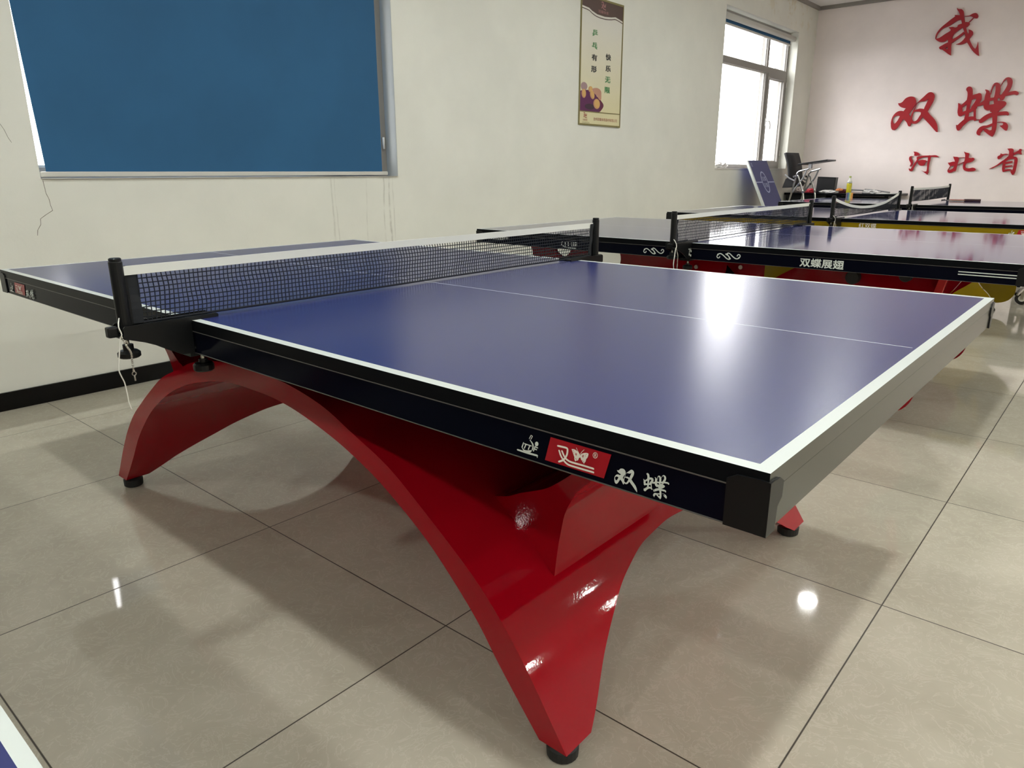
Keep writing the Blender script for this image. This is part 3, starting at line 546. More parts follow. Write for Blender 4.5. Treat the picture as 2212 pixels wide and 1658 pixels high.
def arch_base(root):
    """one arched shell from end to end, its ends cut away to four feet"""
    o = smooth_line(OUT, 5); n = smooth_line(INN, 5)
    # extra stations near the cut's crown keep its curve round
    extra = [x for x, y in CUTD[:-1] if x > .8551]
    st = sorted(set([(a, b_, c, d) for (a, b_), (c, d) in zip(o, n)]))
    def at(x):
        for p, q_ in zip(st, st[1:]):
            if p[0] <= x <= q_[0]:
                k = (x-p[0])/(q_[0]-p[0]); return tuple(p[i] + (q_[i]-p[i])*k for i in range(4))
    st = sorted([s_ for s_ in st if s_[0] < .854 or s_[0] > .9995] + [at(x) for x in extra] + [at(.855)]); st = [(-a, b_, -c, d) for a, b_, c, d in st[:0:-1]] + st
    Y0 = .62; mb = MB(); m = M['red']; k = mb.mi(m); NJ = 8
    for sg in (-1, 1):
        T, Bt = [], []
        for a, b_, c, d in st:
            yc = ycut(a)
            ys = [sg*(Y0 + (yc-Y0)*j/NJ) for j in range(NJ+1)]
            T.append([mb.bm.verts.new((a, y, b_)) for y in ys]); Bt.append([mb.bm.verts.new((c, y, d)) for y in ys])
        for i in range(len(st)-1):
            for j in range(NJ):
                for G in (T, Bt):
                    f = mb.bm.faces.new((G[i][j], G[i+1][j], G[i+1][j+1], G[i][j+1])); f.smooth = True
            f = mb.bm.faces.new((T[i][0], T[i+1][0], Bt[i+1][0], Bt[i][0]))
            if ycut(st[i][0]) > 0 or ycut(st[i+1][0]) > 0:
                f = mb.bm.faces.new((T[i][NJ], T[i+1][NJ], Bt[i+1][NJ], Bt[i][NJ])); f.smooth = True
        for i in (0, -1):
            for j in range(NJ): mb.bm.faces.new((T[i][j], T[i][j+1], Bt[i][j+1], Bt[i][j]))
    bmesh.ops.remove_doubles(mb.bm, verts=mb.bm.verts, dist=1e-5)
    for f in mb.bm.faces: f.material_index = k
    bmesh.ops.recalc_face_normals(mb.bm, faces=mb.bm.faces)
    for e in mb.bm.edges:
        if len(e.link_faces) == 2 and e.calc_face_angle(0) > .6: e.smooth = False
    mb.build('arched_base', root)
    up_in = [(.656,.400),(.70,.412),(.735,.43),(.77,.445),(.806,.462),(.84,.487),(.875,.517),(.93,.57),(.98,.63),(1.02,.684)]
    up_out = [(1.2,.684),(1.13,.645),(1.05,.60),(.98,.562),(.928,.522),(.886,.48),(.868,.452),(.853,.419),(.845,.38),(.838,.34),(.833,.30),(.829,.262)]
    low = [(.80,.285),(.76,.32),(.70,.365)]
    prof = smooth_line(up_in, 3) + smooth_line(up_out, 3) + low
    for sx in (-1, 1):
        mb = MB(); mb.prism(prof, lambda a, b_, h: (sx*a, h, b_), -.44, .44, M['red'], side_smooth=True)
        bmesh.ops.remove_doubles(mb.bm, verts=mb.bm.verts, dist=1e-6)
        bmesh.ops.recalc_face_normals(mb.bm, faces=mb.bm.faces)
        for e in mb.bm.edges:
            if len(e.link_faces) == 2 and e.calc_face_angle(0) > .6: e.smooth = False
        mb.build('support_bracket', root)
        for sy in (-1, 1):
            mb = MB(); mb.lathe([(.026, .0), (.031, .004), (.032, .026), (.024, .032), (.012, .034), (.012, .05)], (sx*.966, sy*.586, 0), M['rubber'], 20); mb.build('foot', root)
    mb = MB(); mb.box(-.16, .16, -.1, .1, .595, TH-.025, M['black']); mb.build('centre_post', root)

def table(label, loc, kind, m_top, lw=.02, marks=None, rz=0.):
    t = thing('table_tennis_table', label, 'table tennis table', loc, rz)
    tabletop(t, m_top, lw)
    if kind == 'arch':
        aprons(t, marks); arch_base(t)
    elif kind == 'plain':
        aprons(t, marks)
        for sx in (-1, 1):
            for sy in (-1, 1):
                mb = MB(); mb.box(sx*.98-.025, sx*.98+.025, sy*.55-.025, sy*.55+.025, 0, TH-.025, M['black'], .004); mb.build('leg', t)
            mb = MB(); mb.box(sx*.98-.02, sx*.98+.02, -.525, .525, .16, .20, M['black']); mb.build('crossbar', t)
    else:
        red = M['red_shaded'] if kind == 'red wings' else M['yellow']
        aprons(t, marks, None if kind == 'red wings' else M['yellow'])
        wings(t, red, kind == 'red wings')
    return t

def wings(root, m, accents):
    """two upright wing-shaped side panels, each with round openings, on feet and castors"""
    right = smooth_line([(.36,.684),(.80,.6845),(1.135,.684),(1.085,.60),(.98,.50),(.90,.42),(.93,.345),(1.0,.27),(1.022,.17),(.985,.095),(.90,.065),(.78,.072),(.66,.11),(.55,.20),(.46,.32),(.36,.40),(.25,.44),(.215,.52),(.20,.60),(.19,.684)], 4, True)
    right = [(min(a, 1.14), min(b_, .6845)) for a, b_ in right]
    left = smooth_line([(-.36,.684),(-.80,.6845),(-1.09,.684),(-1.055,.58),(-.97,.49),(-.90,.42),(-.93,.345),(-1.0,.27),(-1.022,.17),(-.985,.095),(-.90,.065),(-.78,.072),(-.66,.11),(-.55,.20),(-.46,.32),(-.34,.40),(-.1,.44),(.08,.52),(.12,.60),(.13,.684)], 4, True)
    left = [(a, min(b_, .6845)) for a, b_ in left]
    for sy in (-1, 1):
        y = sy*.585
        for sx in (-1, 1):
            mb = MB()
            outline = right if sx > 0 else left
            holes = [(-.548, .632, .083), (-.855, .682, .062)] if sx < 0 else [(.66, .20, .05)]
            panel(mb, outline, holes, y, m)
            mb.build('wing_panel', root)
        for a, r in ((.725, .026), (.93, .022)):
            mb = MB(); mb.lathe([(r, -.02), (r+.003, -.014), (r+.003, .014), (r, .02)], (a, y - .035, .645 if a < .8 else .670), M['rubber'], 20, 'y'); mb.build('roller', root)
        mb = MB()
        if sy < 0:
          mb.box(1.055, 1.085, y-.05, y-.02, .40, .684, M['redlight'] if accents else m, .003, Matrix.Translation((1.07, 0, .684)) @ Matrix.Rotation(.2, 4, 'Y') @ Matrix.Translation((-1.07, 0, -.684))); mb.build('strut', root)
        mb = MB(); mb.box(.0, .25, y+.05, y+.07, .50, .53, M['black'], 0, Matrix.Translation((.1, 0, .60)) @ Matrix.Rotation(.75, 4, 'Y') @ Matrix.Translation((-.1, 0, -.5))); mb.build('folding_stay', root)
        if accents:
            mb = MB(); mb.prism([(.327,.684),(.50,.684),(.41,.63),(.35,.59),(.327,.585)], lambda a, b_, h: (a, y + sy*.0 - h, b_), .0125, .016, M['yellow']); mb.build('accent_plate', root)
        for bx, bz in ((-.02, .628), (.21, .645)):
            mb = MB(); mb.lathe([(.010, 0), (.010, .006), (.006, .009)], (bx, y-.022, bz), M['steel'], 12, 'y'); mb.build('bolt', root)
        for sx in (-1, 1):
            mb = MB(); mb.tube([(sx*.88, y, .075), (sx*.88, y, .02)], .012, M['steel'], 10); mb.lathe([(.028, 0), (.03, .006), (.024, .02), (.013, .026)], (sx*.88, y, 0), M['rubber'], 18); mb.build('foot', root)
            if sy > 0 and not accents:                                      # transport wheels on outriggers at the far side
                yw = y + .47; xw = sx*1.03
                mb = MB(); mb.box(xw-.012, xw+.012, y+.012, yw-.02, .135, .155, M['steel']); mb.box(xw-.012, xw+.012, yw-.03, yw-.022, .045, .155, M['steel']); mb.box(min(sx*.90, xw), max(sx*.90, xw), y+.012, y+.032, .135, .155, M['steel']); c = mb.build('castor_arm', root)
                mb = MB(); mb.lathe([(.028, -.014), (.050, -.014), (.054, -.006), (.054, .006), (.050, .014), (.028, .014)], (xw, yw, .054), M['rubber'], 22, 'y')
                mb.lathe([(.027, -.018), (.027, .015)], (xw, yw, .054), M['white'], 18, 'y'); mb.build('castor', c)
    for x in (-.45, .45):
        mb = MB(); mb.box(x-.02, x+.02, -.57, .57, .655, .684, M['black']); mb.build('cross_beam', root)

def panel(mb, outline, holes, y, m, th=.024):
    """flat plate in the XZ plane with round holes"""
    bm = mb.bm; k = mb.mi(m)
    loops = [outline] + [[(cx + r*math.cos(2*PI*j/28), min(.684, cz + r*math.sin(2*PI*j/28))) for j in range(28)] for cx, cz, r in holes]
    top_cut = [h for h in holes if h[1] + h[2] > .684]
    es = []; rings = []
    for L in loops:
        if L is not outline and max(p[1] for p in L) >= .684: L = [(a, min(b_, .6825)) for a, b_ in L]
        L2 = []
        for p in L:
            if not L2 or (abs(p[0]-L2[-1][0]) + abs(p[1]-L2[-1][1])) > 1e-4: L2.append(p)
        vs = [bm.verts.new((a, y-th/2, b_)) for a, b_ in L2]; rings.append(vs)
        es += [bm.edges.new((vs[i], vs[(i+1) % len(vs)])) for i in range(len(vs))]
    r = bmesh.ops.triangle_fill(bm, edges=es, use_beauty=True, use_dissolve=False)
    fs = [f for f in r['geom'] if isinstance(f, bmesh.types.BMFace)]
    back = {}
    for vs in rings:
        for v in vs: back[v] = bm.verts.new((v.co.x, y+th/2, v.co.z))
    for f in fs: bm.faces.new([back[v] for v in reversed(f.verts)])
    for vs in rings:
        for i in range(len(vs)):
            a, b_ = vs[i], vs[(i+1) % len(vs)]; bm.faces.new((a, b_, back[b_], back[a]))
    for f in bm.faces: f.material_index = k

def t1_marks(mb):
    maker_marks(mb, 0.)
    # the same set at the table's other end, in the same reading order
    maker_marks(mb, -2.29)
def t2_marks(mb):
    swirl(mb, -.173, .709); swirl(mb, .216, .711)
    put_text(mb, '双蝶展翅', .541, .722, .691, .7285, fy_near, .0012, M['ink'], .0016)
    for z in (.7175, .7075): mb.flat([(1.135, z), (1.335, z), (1.335, z+.0035), (1.135, z+.0035)], fy_near, .0012, M['ink'])
    for z in (.7175, .7075): mb.flat([(-1.335, z), (-1.135, z), (-1.135, z+.0035), (-1.335, z+.0035)], fy_near, .0012, M['ink'])
    mb.ribbon([(-.73 + .0, .722, .004), (-.742, .712, .005), (-.73, .700, .004), (-.69, .692, .005), (-.645, .692, .005)], fy_near, .0012, None, M['ink'])
    for i in range(3): mb.ribbon([(-.715 + i*.02, .722, .004), (-.713 + i*.02, .702, .004)], fy_near, .0012, None, M['ink'])
    put_text(mb, '蝶', -.668, -.635, .700, .725, fy_near, .0012, M['ink'])
    put_text(mb, '双蝶展翅', -1.22, -1.12, .712, .724, fy_near, .0012, M['ink'])
def t3_marks(mb):
    put_text(mb, '红双蝶', .16, .275, .700, .733, fy_near, .0012, M['inkw'])
    maker_marks(mb, .045, parts='ir')

T1 = table('blue table tennis table with glossy red arched base, the large one in front', (0, 0, 0), 'arch', M['top'], marks=t1_marks)
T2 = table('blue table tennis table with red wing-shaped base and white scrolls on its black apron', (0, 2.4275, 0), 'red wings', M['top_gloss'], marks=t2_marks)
T3 = table('blue table tennis table with mustard yellow apron and base, its net sagging', (-.06, 4.8225, 0), 'yellow wings', M['top_gloss'], marks=t3_marks)
T4 = table('farthest blue table tennis table, plain black apron, a bat lying on it', (-.17, 7.5725, 0), 'plain', M['top_gloss'])
T0 = table('table tennis table of which only a blue corner with white edge shows, nearest the viewer', (0, -2.1985, 0), 'arch', M['top'], lw=.0095)

# ------------------------------------------------------------------ nets
def strand(mb, pts, r, m):
    """a thread: square section tube"""
    mb.tube(pts, r, m, 4, False, False, False)
def net(label, loc, sag=0., post_top=.905, cell=.0105, rz=0., tilt=0., clip_mark=False):
    t = thing('table_tennis_net', label, 'table tennis net', loc, rz)
    Yp = .897
    zt = lambda y: post_top - .013 - sag*(1 - (abs(y)/.86)**2)
    zb = lambda y: (.767 if not sag else .775 - .006*(1 - (abs(y)/.86)**2)) + max(0, post_top - .915)
    wav = lambda y, k: .003*math.sin(y*5 + k*.3) + .0015*math.sin(y*17 + k)
    drift = lambda y, k: .0022*math.sin(k*.55 + y*3) + (.004*(1 - abs(abs(y)-.8)/.06) if abs(abs(y)-.8) < .06 else 0)*math.sin(k*.5)
    for sy in (-1, 1):
        mb = MB()
        mb.lathe([(.0105, post_top-.003), (.0125, post_top), (.0125, post_top+.004), (.0105, post_top+.0055)], (0, sy*Yp, 0), M['blackm'], 20)
        mb.lathe([(.0128, .752), (.0138, .755), (.0138, post_top-.003), (.0120, post_top-.001)], (0, sy*Yp, 0), M['blackm'], 20)
        mb.box(-.003, .003, min(sy*Yp, sy*(Yp-.018)), max(sy*Yp, sy*(Yp-.018)), .757, post_top-.012, M['blackm'])
        mb.build('post', t)
        mb = MB()
        prof = [(.912,.764),(.908,.7685),(.704,.7695),(.6985,.766),(.699,.758),(.703,.7555),(.7645,.7555),(.7645,.6845),(.795,.6865),(.815,.698),(.84,.7135),(.872,.728),(.905,.739),(.912,.744)]
        for sx in (-1, 1): mb.prism(prof, lambda a, b_, h: (h, sy*a, b_), sx*.027 - .0017, sx*.027 + .0017, M['blackm'])
        mb.box(-.027, .027, min(sy*.914, sy*.86), max(sy*.914, sy*.86), .740, .7435, M['blackm'])
        mb.box(-.027, .027, min(sy*.7645, sy*.705), max(sy*.7645, sy*.705), .7605, .764, M['blackm'])
        mb.box(-.027, .027, min(sy*.775, sy*.71), max(sy*.775, sy*.71), .676, .681, M['blackm']); mb.box(-.027, .027, min(sy*.775, sy*.7665), max(sy*.775, sy*.7665), .681, .687, M['blackm'])
        if clip_mark and sy < 0:
            fn = lambda a, b_, h: (.0288 + h, a, b_)                       # pale maker's mark on the clamp plate
            for L in ([(-.792, .733, .004), (-.783, .733, .004), (-.783, .718, .004), (-.788, .705, .004)], [(-.783, .712, .004), (-.772, .705, .0035), (-.752, .704, .0035)], [(-.780, .706, .003), (-.768, .699, .003), (-.752, .698, .003)],
                      [(-.772, .735, .004), (-.765, .719, .006), (-.758, .735, .004)], [(-.770, .724, .003), (-.757, .724, .003)]): mb.ribbon(L, fn, .0003, None, M['ink'])
        mb.build('clamp_bracket', t)
        mb = MB()
        mb.tube([(0, sy*.735, .684), (0, sy*.735, .640)], .0042, M['steel'], 10)
        mb.lathe([(.006, .632), (.020, .632), (.0235, .635), (.0235, .647), (.020, .651), (.010, .653), (.010, .660), (.006, .660)], (0, sy*.735, 0), M['blackm'], 18)
        mb.build('clamp_knob', t)
        mb = MB()
        mb.tube([(0, sy*Yp, .742), (0, sy*Yp, .712)], .0038, M['steel'], 10)
        mb.lathe([(.004, .724), (.011, .724), (.011, .712), (.018, .711), (.0235, .706), (.0235, .698), (.020, .695), (.006, .695)], (0, sy*Yp, 0), M['blackm'], 18)
        mb.build('tension_knob', t)
        mb = MB(); mb.box(-.010, .010, min(sy*.936, sy*.914), max(sy*.936, sy*.914), .744, .767, M['blackm'], .004); mb.build('cord_clip', t)
    for sy in (-1, 1):                                                   # black webbing sleeves at both ends
        mb = MB(); y0, y1 = sy*(Yp-.013), sy*(Yp-.040); n = 8
        za = lambda q_: zb(y0) + (zt(y0) - zb(y0) - (.004 if q_ > .99 else 0))*q_
        for i in range(n):
            a, b_ = i/n, (i+1)/n
            mb.face([(wav(y0, a*12)-.002, y0, za(a)), (wav(y1, a*12)+.002, y1, za(a)), (wav(y1, b_*12)+.002, y1, za(b_)), (wav(y0, b_*12)-.002, y0, za(b_))], M['fabric'])
        bmesh.ops.remove_doubles(mb.bm, verts=mb.bm.verts, dist=.0008)
        sl = mb.build('end_sleeve', t)
        md = sl.modifiers.new('thick', 'SOLIDIFY'); md.thickness = .003
    Y1 = Yp - .04; n = int(2*Y1/cell); rows = int((zt(Y1) - .018 - zb(Y1))/cell)
    P = lambda i, k: (lambda y: (wav(y, k), y, zt(y) - .018 + (zb(y) - zt(y) + .018)*k/rows))(-Y1 + 2*Y1*i/n + (drift(-Y1 + 2*Y1*i/n, k) if 0 < i < n else 0))
    mb = MB()
    for i in range(n+1): strand(mb, [P(i, k) for k in range(rows+1)], .00125, M['cord'])
    for k in range(rows+1): strand(mb, [P(i, k) for i in range(0, n+1, 2)] + ([P(n, k)] if n % 2 else []), .0026 if k == rows else .00125, M['cord'])
    mb.build('net_mesh', t, False)
    mb = MB(); q_ = 46
    ys = [-(Yp-.012) + 2*(Yp-.012)*i/q_ for i in range(q_+1)]
    for i in range(q_):
        a, b_ = ys[i], ys[i+1]
        for sx, m in ((-1, M['tape']), (1, M['tape'])):
            mb.face([(wav(a, 0)+sx*.0016, a, zt(a)-.0195), (wav(b_, 0)+sx*.0016, b_, zt(b_)-.0195), (wav(b_, 0)+sx*.0016, b_, zt(b_)), (wav(a, 0)+sx*.0016, a, zt(a))], m, True)
        mb.face([(wav(a, 0)-.0016, a, zt(a)), (wav(a, 0)+.0016, a, zt(a)), (wav(b_, 0)+.0016, b_, zt(b_)), (wav(b_, 0)-.0016, b_, zt(b_))], M['tape'])
    mb.build('top_tape', t)
    # white draw string and ball chain at the near post
    st = [(.012, -.911, .785), (.03, -.9214, .7704), (.032, -.9182, .7538), (.03, -.9212, .7463), (.03, -.9274, .7171), (.03, -.9341, .6787), (.03, -.9314, .6647), (.03, -.927, .6493), (.03, -.925, .6237), (.03, -.9242, .6025), (.03, -.9207, .5867)]
    mb = MB(); mb.tube(smooth_line(st, 3), .0013 if not clip_mark else .002, M['string'], 6); mb.build('string', t)
    ch = smooth_line([(.031, -.9191, .7487), (.034, -.9134, .7295), (.035, -.9084, .7184), (.035, -.906, .7088), (.035, -.9067, .6904), (.035, -.9065, .6717)], 4)
    mb = MB(); mb.tube(ch, .0005, M['steel'], 5)
    for p in ch: mb.lathe([(.0002, -.0025), (.0018, -.0018), (.0025, 0), (.0018, .0018), (.0002, .0025)], p, M['steel'], 8, smooth=True)
    c = Vector((.035, -.9064, .666)); mb.tube([c + Vector((0, .0042*math.cos(a), .0042*math.sin(a))) for a in [i*PI/6 for i in range(12)]], .001, M['steel'], 6, closed=True)
    mb.tube([c + Vector((0, 0, -.004)), c + Vector((0, .0006, -.016))], .0016, M['steel'], 6)
    mb.build('ball_chain', t)
    return t
net('black net with white tape clamped across the large front table with red arched base', (0, 0, 0))
net('black net with white tape across the table with white scrolls on its apron', (0, 2.4275, 0), cell=.012, clip_mark=True)
net('black net whose white tape sags deeply, across the yellow-aproned table', (-.05, 4.8225, 0), sag=.078, post_top=.915, cell=.012)
net('short-looking grey-black net with raised posts across the farthest table', (-.17, 7.5725, 0), post_top=.938, cell=.012, sag=.006)

# maker's mark on the second net's clamp: two brushed strokes over a double line
# ------------------------------------------------------------------ hanging wall banner
bn = thing('wall_banner', 'narrow cream wall banner with brown head and green and black characters', 'wall banner', (WX, 4.31, 1.49))
bf = lambda a, b_, h: (.005 + .006*(1 - min(1, max(0, b_/.5)))*max(0, a/.32) + h, a, b_)      # lower corner lifts a little
mb = MB()
BWd, BHt = .325, 1.03
rows = 8; cols = 4
bcol = mat('banner_paper', (.66, .62, .47), .6)
nt_g = nd(bcol, 'ShaderNodeNewGeometry'); sp_ = nd(bcol, 'ShaderNodeSeparateXYZ'); lk(bcol, nt_g.outputs['Position'], sp_.inputs[0])
lk(bcol, mix(bcol, ramp(bcol, sp_.outputs[2], 1.62, 2.35), (.66, .61, .37), (.66, .645, .58)), base(bcol))
for i in range(rows):
    for j in range(cols):
        c4 = [(-BWd + 2*BWd*j/cols, BHt*i/rows), (-BWd + 2*BWd*(j+1)/cols, BHt*i/rows), (-BWd + 2*BWd*(j+1)/cols, BHt*(i+1)/rows), (-BWd + 2*BWd*j/cols, BHt*(i+1)/rows)]
        mb.face([bf(a, b_, 0) for a, b_ in c4], bcol); 
inks = {k: mat('print_'+k, c, .6) for k, c in dict(green=(.07, .22, .08), dark=(.035, .04, .035), brown=(.075, .042, .033), pink=(.34, .15, .15), crimson=(.11, .012, .04), plum=(.095, .012, .075), gold=(.60, .36, .12), goldp=(.50, .27, .13), flesh=(.48, .25, .17), mauve=(.33, .22, .23), shade=(.035, .014, .03), red=(.30, .05, .04), olive=(.20, .17, .06)).items()}
def pf(pts, h, m): mb.flat(pts, bf, h, m)
head = [(-BWd, BHt), (BWd, BHt)] + [(.325, .905), (.20, .925), (.13, .914), (.03, .905), (-.09, .908), (-.17, .925), (-.215, .941), (-.325, .949)]
pf(head, .0006, inks['brown'])
mb.ribbon([(.325, .897, .012), (.20, .917, .012), (.13, .906, .012), (.03, .897, .012), (-.09, .900, .012), (-.17, .917, .012), (-.215, .933, .012), (-.325, .941, .012)], bf, .0008, None, bcol)
mb.ribbon([(.325, .886, .007), (.20, .906, .007), (.13, .895, .007), (.03, .886, .007), (-.09, .889, .007), (-.17, .906, .007), (-.215, .922, .007), (-.325, .930, .007)], bf, .0009, None, inks['brown'])
def logo_small(cx, cz, s, m):
    mb.ribbon([(cx-.9*s, cz+.8*s, .22*s), (cx-.2*s, cz+.8*s, .22*s), (cx-.3*s, cz+.1*s, .22*s), (cx-.9*s, cz-.5*s, .22*s)], bf, .0010, None, m)
    mb.ribbon([(cx-.8*s, cz+.4*s, .22*s), (cx-.4*s, cz-.3*s, .22*s), (cx+.1*s, cz-.6*s, .2*s), (cx+1.0*s, cz-.7*s, .18*s)], bf, .0011, None, m)
    for sx in (-1, 1): pf([(cx+.45*s, cz-.1*s), (cx+(.45+sx*.1)*s, cz+.2*s), (cx+(.45+sx*.55)*s, cz+.8*s), (cx+(.45+sx*.5)*s, cz+.2*s), (cx+(.45+sx*.35)*s, cz-.35*s)], .0010, m)
logo_small(.005, .985, .035, inks['pink'])
put_text(mb, '双蝶体育', -.075, .085, .925, .950, bf, .0010, inks['pink'])
for s_, y, z, m in (('乒', -.115, .757, 'green'), ('乓', -.117, .655, 'green'), ('有', -.115, .560, 'dark'), ('形', -.118, .465, 'dark'),
                    ('快', .105, .585, 'dark'), ('乐', .107, .490, 'dark'), ('无', .106, .396, 'green'), ('限', .104, .308, 'green')):
    put_text(mb, s_, y-.043, y+.043, z-.027, z+.027, bf, .0010, inks[m], .006)
for a, b_ in ((.10, -.325), ):
    mb.ribbon([(-.325, .108, .008), (.325, .112, .008)], bf, .0008, None, inks['olive'])
# printed picture in the lower corner: plum bowl of yellow ovals
pf_ = pf
pf = lambda pts, h, m: pf_([(a, .113 + (b_-.113)*.74) for a, b_ in pts], h, m)
pf(smooth_line([(-.32, .113), (-.02, .113), (.035, .16), (.05, .195), (.02, .235), (-.06, .29), (-.11, .34), (-.2, .35), (-.32, .33)], 3), .0008, inks['plum'])
pf(smooth_line([(-.02, .113), (.035, .16), (.05, .20), (.02, .235), (-.05, .285), (-.02, .23), (.01, .19), (-.01, .145)], 3), .0011, inks['crimson'])
pf(smooth_line([(-.14, .37), (-.06, .385), (.0, .36), (.01, .31), (.0, .25), (-.06, .295), (-.12, .33)], 3), .0012, inks['flesh'])
oval = lambda cx, cz, a, b_, r=0: [(cx + a*math.cos(v)*math.cos(r) - b_*math.sin(v)*math.sin(r), cz + a*math.cos(v)*math.sin(r) + b_*math.sin(v)*math.cos(r)) for v in [i*PI/9 for i in range(18)]]
pf(oval(-.17, .165, .075, .033), .0012, inks['shade'])
pf(oval(-.262, .385, .050, .045), .0013, inks['mauve'])
for cx, cz, a, b_, r in ((-.265, .305, .034, .05, .1), (-.165, .36, .032, .034, 0), (-.135, .30, .033, .05, .4), (-.06, .205, .052, .058, .25)):
    pf(oval(cx, cz, a, b_, r), .0014, inks['goldp']); pf(oval(cx+.008, cz+.006, a*.75, b_*.85, r), .0016, inks['gold'])
pf = pf_
logo_small(-.235, .075, .026, inks['red']); put_text(mb, '双蝶体育', -.27, -.20, .030, .046, bf, .0010, inks['red'])
put_text(mb, 'SHUANGDIE', -.275, -.165, .012, .022, bf, .0010, inks['olive'])
put_text(mb, '沧州双蝶体育器材有限公司', -.105, .275, .038, .066, bf, .0010, inks['red'])
mb.build('banner_sheet', bn)
mb = MB()
for a0, a1, b0, b1 in ((-BWd-.008, -BWd+.006, 0, BHt), (BWd-.006, BWd+.006, 0, BHt), (-BWd-.008, BWd+.006, -.006, .008), (-BWd-.008, BWd+.006, BHt-.006, BHt+.010)):
    mb.prism([(a0, b0), (a1, b0), (a1, b1), (a0, b1)], bf, -.004, .003, inks['olive'])
mb.build('banner_border', bn)

# ------------------------------------------------------------------ cut-out characters on the far wall
info = {'wo': ('我', 'red brushed character 我 fixed alone at the top of the far wall'),
        'shuang': ('双', 'large red brushed character 双, first of the middle line on the far wall'),
        'die': ('蝶', 'large red brushed character 蝶, right after 双 on the far wall'),
        'he': ('河', 'small red brushed character 河, first of the bottom line on the far wall'),
        'bei': ('北', 'small red brushed character 北, between 河 and 省 on the far wall'),
        'sheng': ('省', 'small red brushed character 省 after 北 on the far wall')}
for key, (chs, lab) in info.items():
    P, Rb = CH[key]
    mb = MB(); fn = lambda a, b_, h: (a, FY - h, b_)
    for i, L in enumerate(P): mb.prism(smooth_line([(a/1e3, b_/1e3) for a, b_ in L], 3, True), fn, .0, .025 + .0002*i, M['signred'])
    for i, L in enumerate(Rb): mb.ribbon([(a/1e3, b_/1e3, w/1e3) for a, b_, w in L], fn, .0, .0245 - .0002*i, M['signred'])
    tag(mb.build('wall_character'), lab, 'wall lettering', 'red characters on the far wall')

# ------------------------------------------------------------------ things by the far corner
# half table top leaning on the window sill
b = thing('leaning_board', 'blue board with white edge and ring emblem leaning below the far window', 'board', (WX, 7.70, 0))
ang = math.atan2(.59, 1.2)
bm_ = Matrix.Translation((.70, 0, .01)) @ Matrix.Rotation(-ang, 4, 'Y')
T_ = lambda a, b_, h: bm_ @ Vector((h, a, b_))
Lb = 1.345
mb = MB(); mb.prism([(-.30, 0), (.30, 0), (.30, Lb), (-.30, Lb)], T_, -.022, 0, M['board'], M['line']); mb.build('board_panel', b)
mb = MB(); mb.prism([(-.312, 0), (-.28, 0), (-.28, Lb), (-.312, Lb)], T_, -.024, .003, M['line']); mb.build('edge_strip', b)
emb = mat('faded_print', (.30, .33, .50), .4)
mb = MB()
zc = 1.055
mb.ribbon([(.085*math.cos(v), zc + .135*math.sin(v), .018) for v in [i*PI/12 for i in range(25)]], T_, .0016, None, emb)
mb.flat([(-.28, zc-.007), (-.085, zc-.007), (-.085, zc+.007), (-.28, zc+.007)], T_, .0012, emb); mb.flat([(.085, zc-.007), (.30, zc-.007), (.30, zc+.007), (.085, zc+.007)], T_, .0012, emb)
put_text(mb, '双蝶', -.06, .06, zc+.015, zc+.075, T_, .0012, emb); put_text(mb, '双蝶', -.06, .06, zc-.07, zc-.01, T_, .0012, emb)
put_text(mb, '双', -.245, -.20, Lb-.085, Lb-.035, T_, .0012, emb)
mb.build('printed_emblem', b)

# desk against the far wall
dk = thing('desk', 'long black desk covered in clutter against the far wall', 'desk', (-1.55, 9.2, 0))
mb = MB(); mb.box(-.74, .70, -.25, .38, .772, .80, M['edge'], .004); mb.build('desktop', dk)
mb = MB(); mb.box(-.60, .55, -.05, -.03, .42, .76, M['blackm']); mb.build('modesty_panel', dk)
for x in (-.68, -.02, .58): 
    mb = MB(); mb.box(x-.025, x+.025, -.20, -.15, 0, .772, M['blackm']); mb.box(x-.025, x+.025, .30, .35, 0, .772, M['blackm']); mb.box(x-.02, x+.02, -.15, .30, .05, .09, M['blackm']); mb.build('leg', dk)
mb = MB(); mb.box(-.72, -.18, -.22, .10, .70, .771, M['blackm']); mb.build('drawer', dk)
DZ = .80
o = thing('laptop_bag', 'black upright box-shaped bag standing on the desk beside the chair', 'bag', (-1.83, 9.28, DZ))
mb = MB(); mb.prism([(-.125, 0), (.12, 0), (.13, .205), (-.115, .215)], lambda a, b_, h: (a, h, b_), -.05, .05, M['blackm']); mb.build('bag_body', o)
mb = MB(); mb.box(-.118, .118, -.053, -.0505, .02, .19, M['mesh']); mb.build('front_pocket', o)
o = thing('drink_bottle', 'clear plastic bottle of yellow drink standing on the black desk', 'bottle', (-1.475, 9.10, DZ))
yel = mat('yellow_drink', (.62, .56, .03), .15)
mb = MB(); mb.lathe([(.030, 0), (.033, .008), (.033, .055), (.031, .07), (.033, .085), (.033, .125), (.030, .132)], (0, 0, 0), yel, 18, smooth=True); mb.build('drink', o)
clr = mat('clear_bottle_neck', (.72, .74, .66), .15)
mb = MB(); mb.lathe([(.033, .1325), (.030, .155), (.018, .178), (.0125, .188), (.0125, .202)], (0, 0, 0), clr, 18, smooth=True); mb.build('neck', o)
mb = MB(); mb.lathe([(.0145, .203), (.0145, .222), (.012, .224)], (0, 0, 0), mat('lime_cap', (.38, .45, .10), .4), 14); mb.build('cap', o)
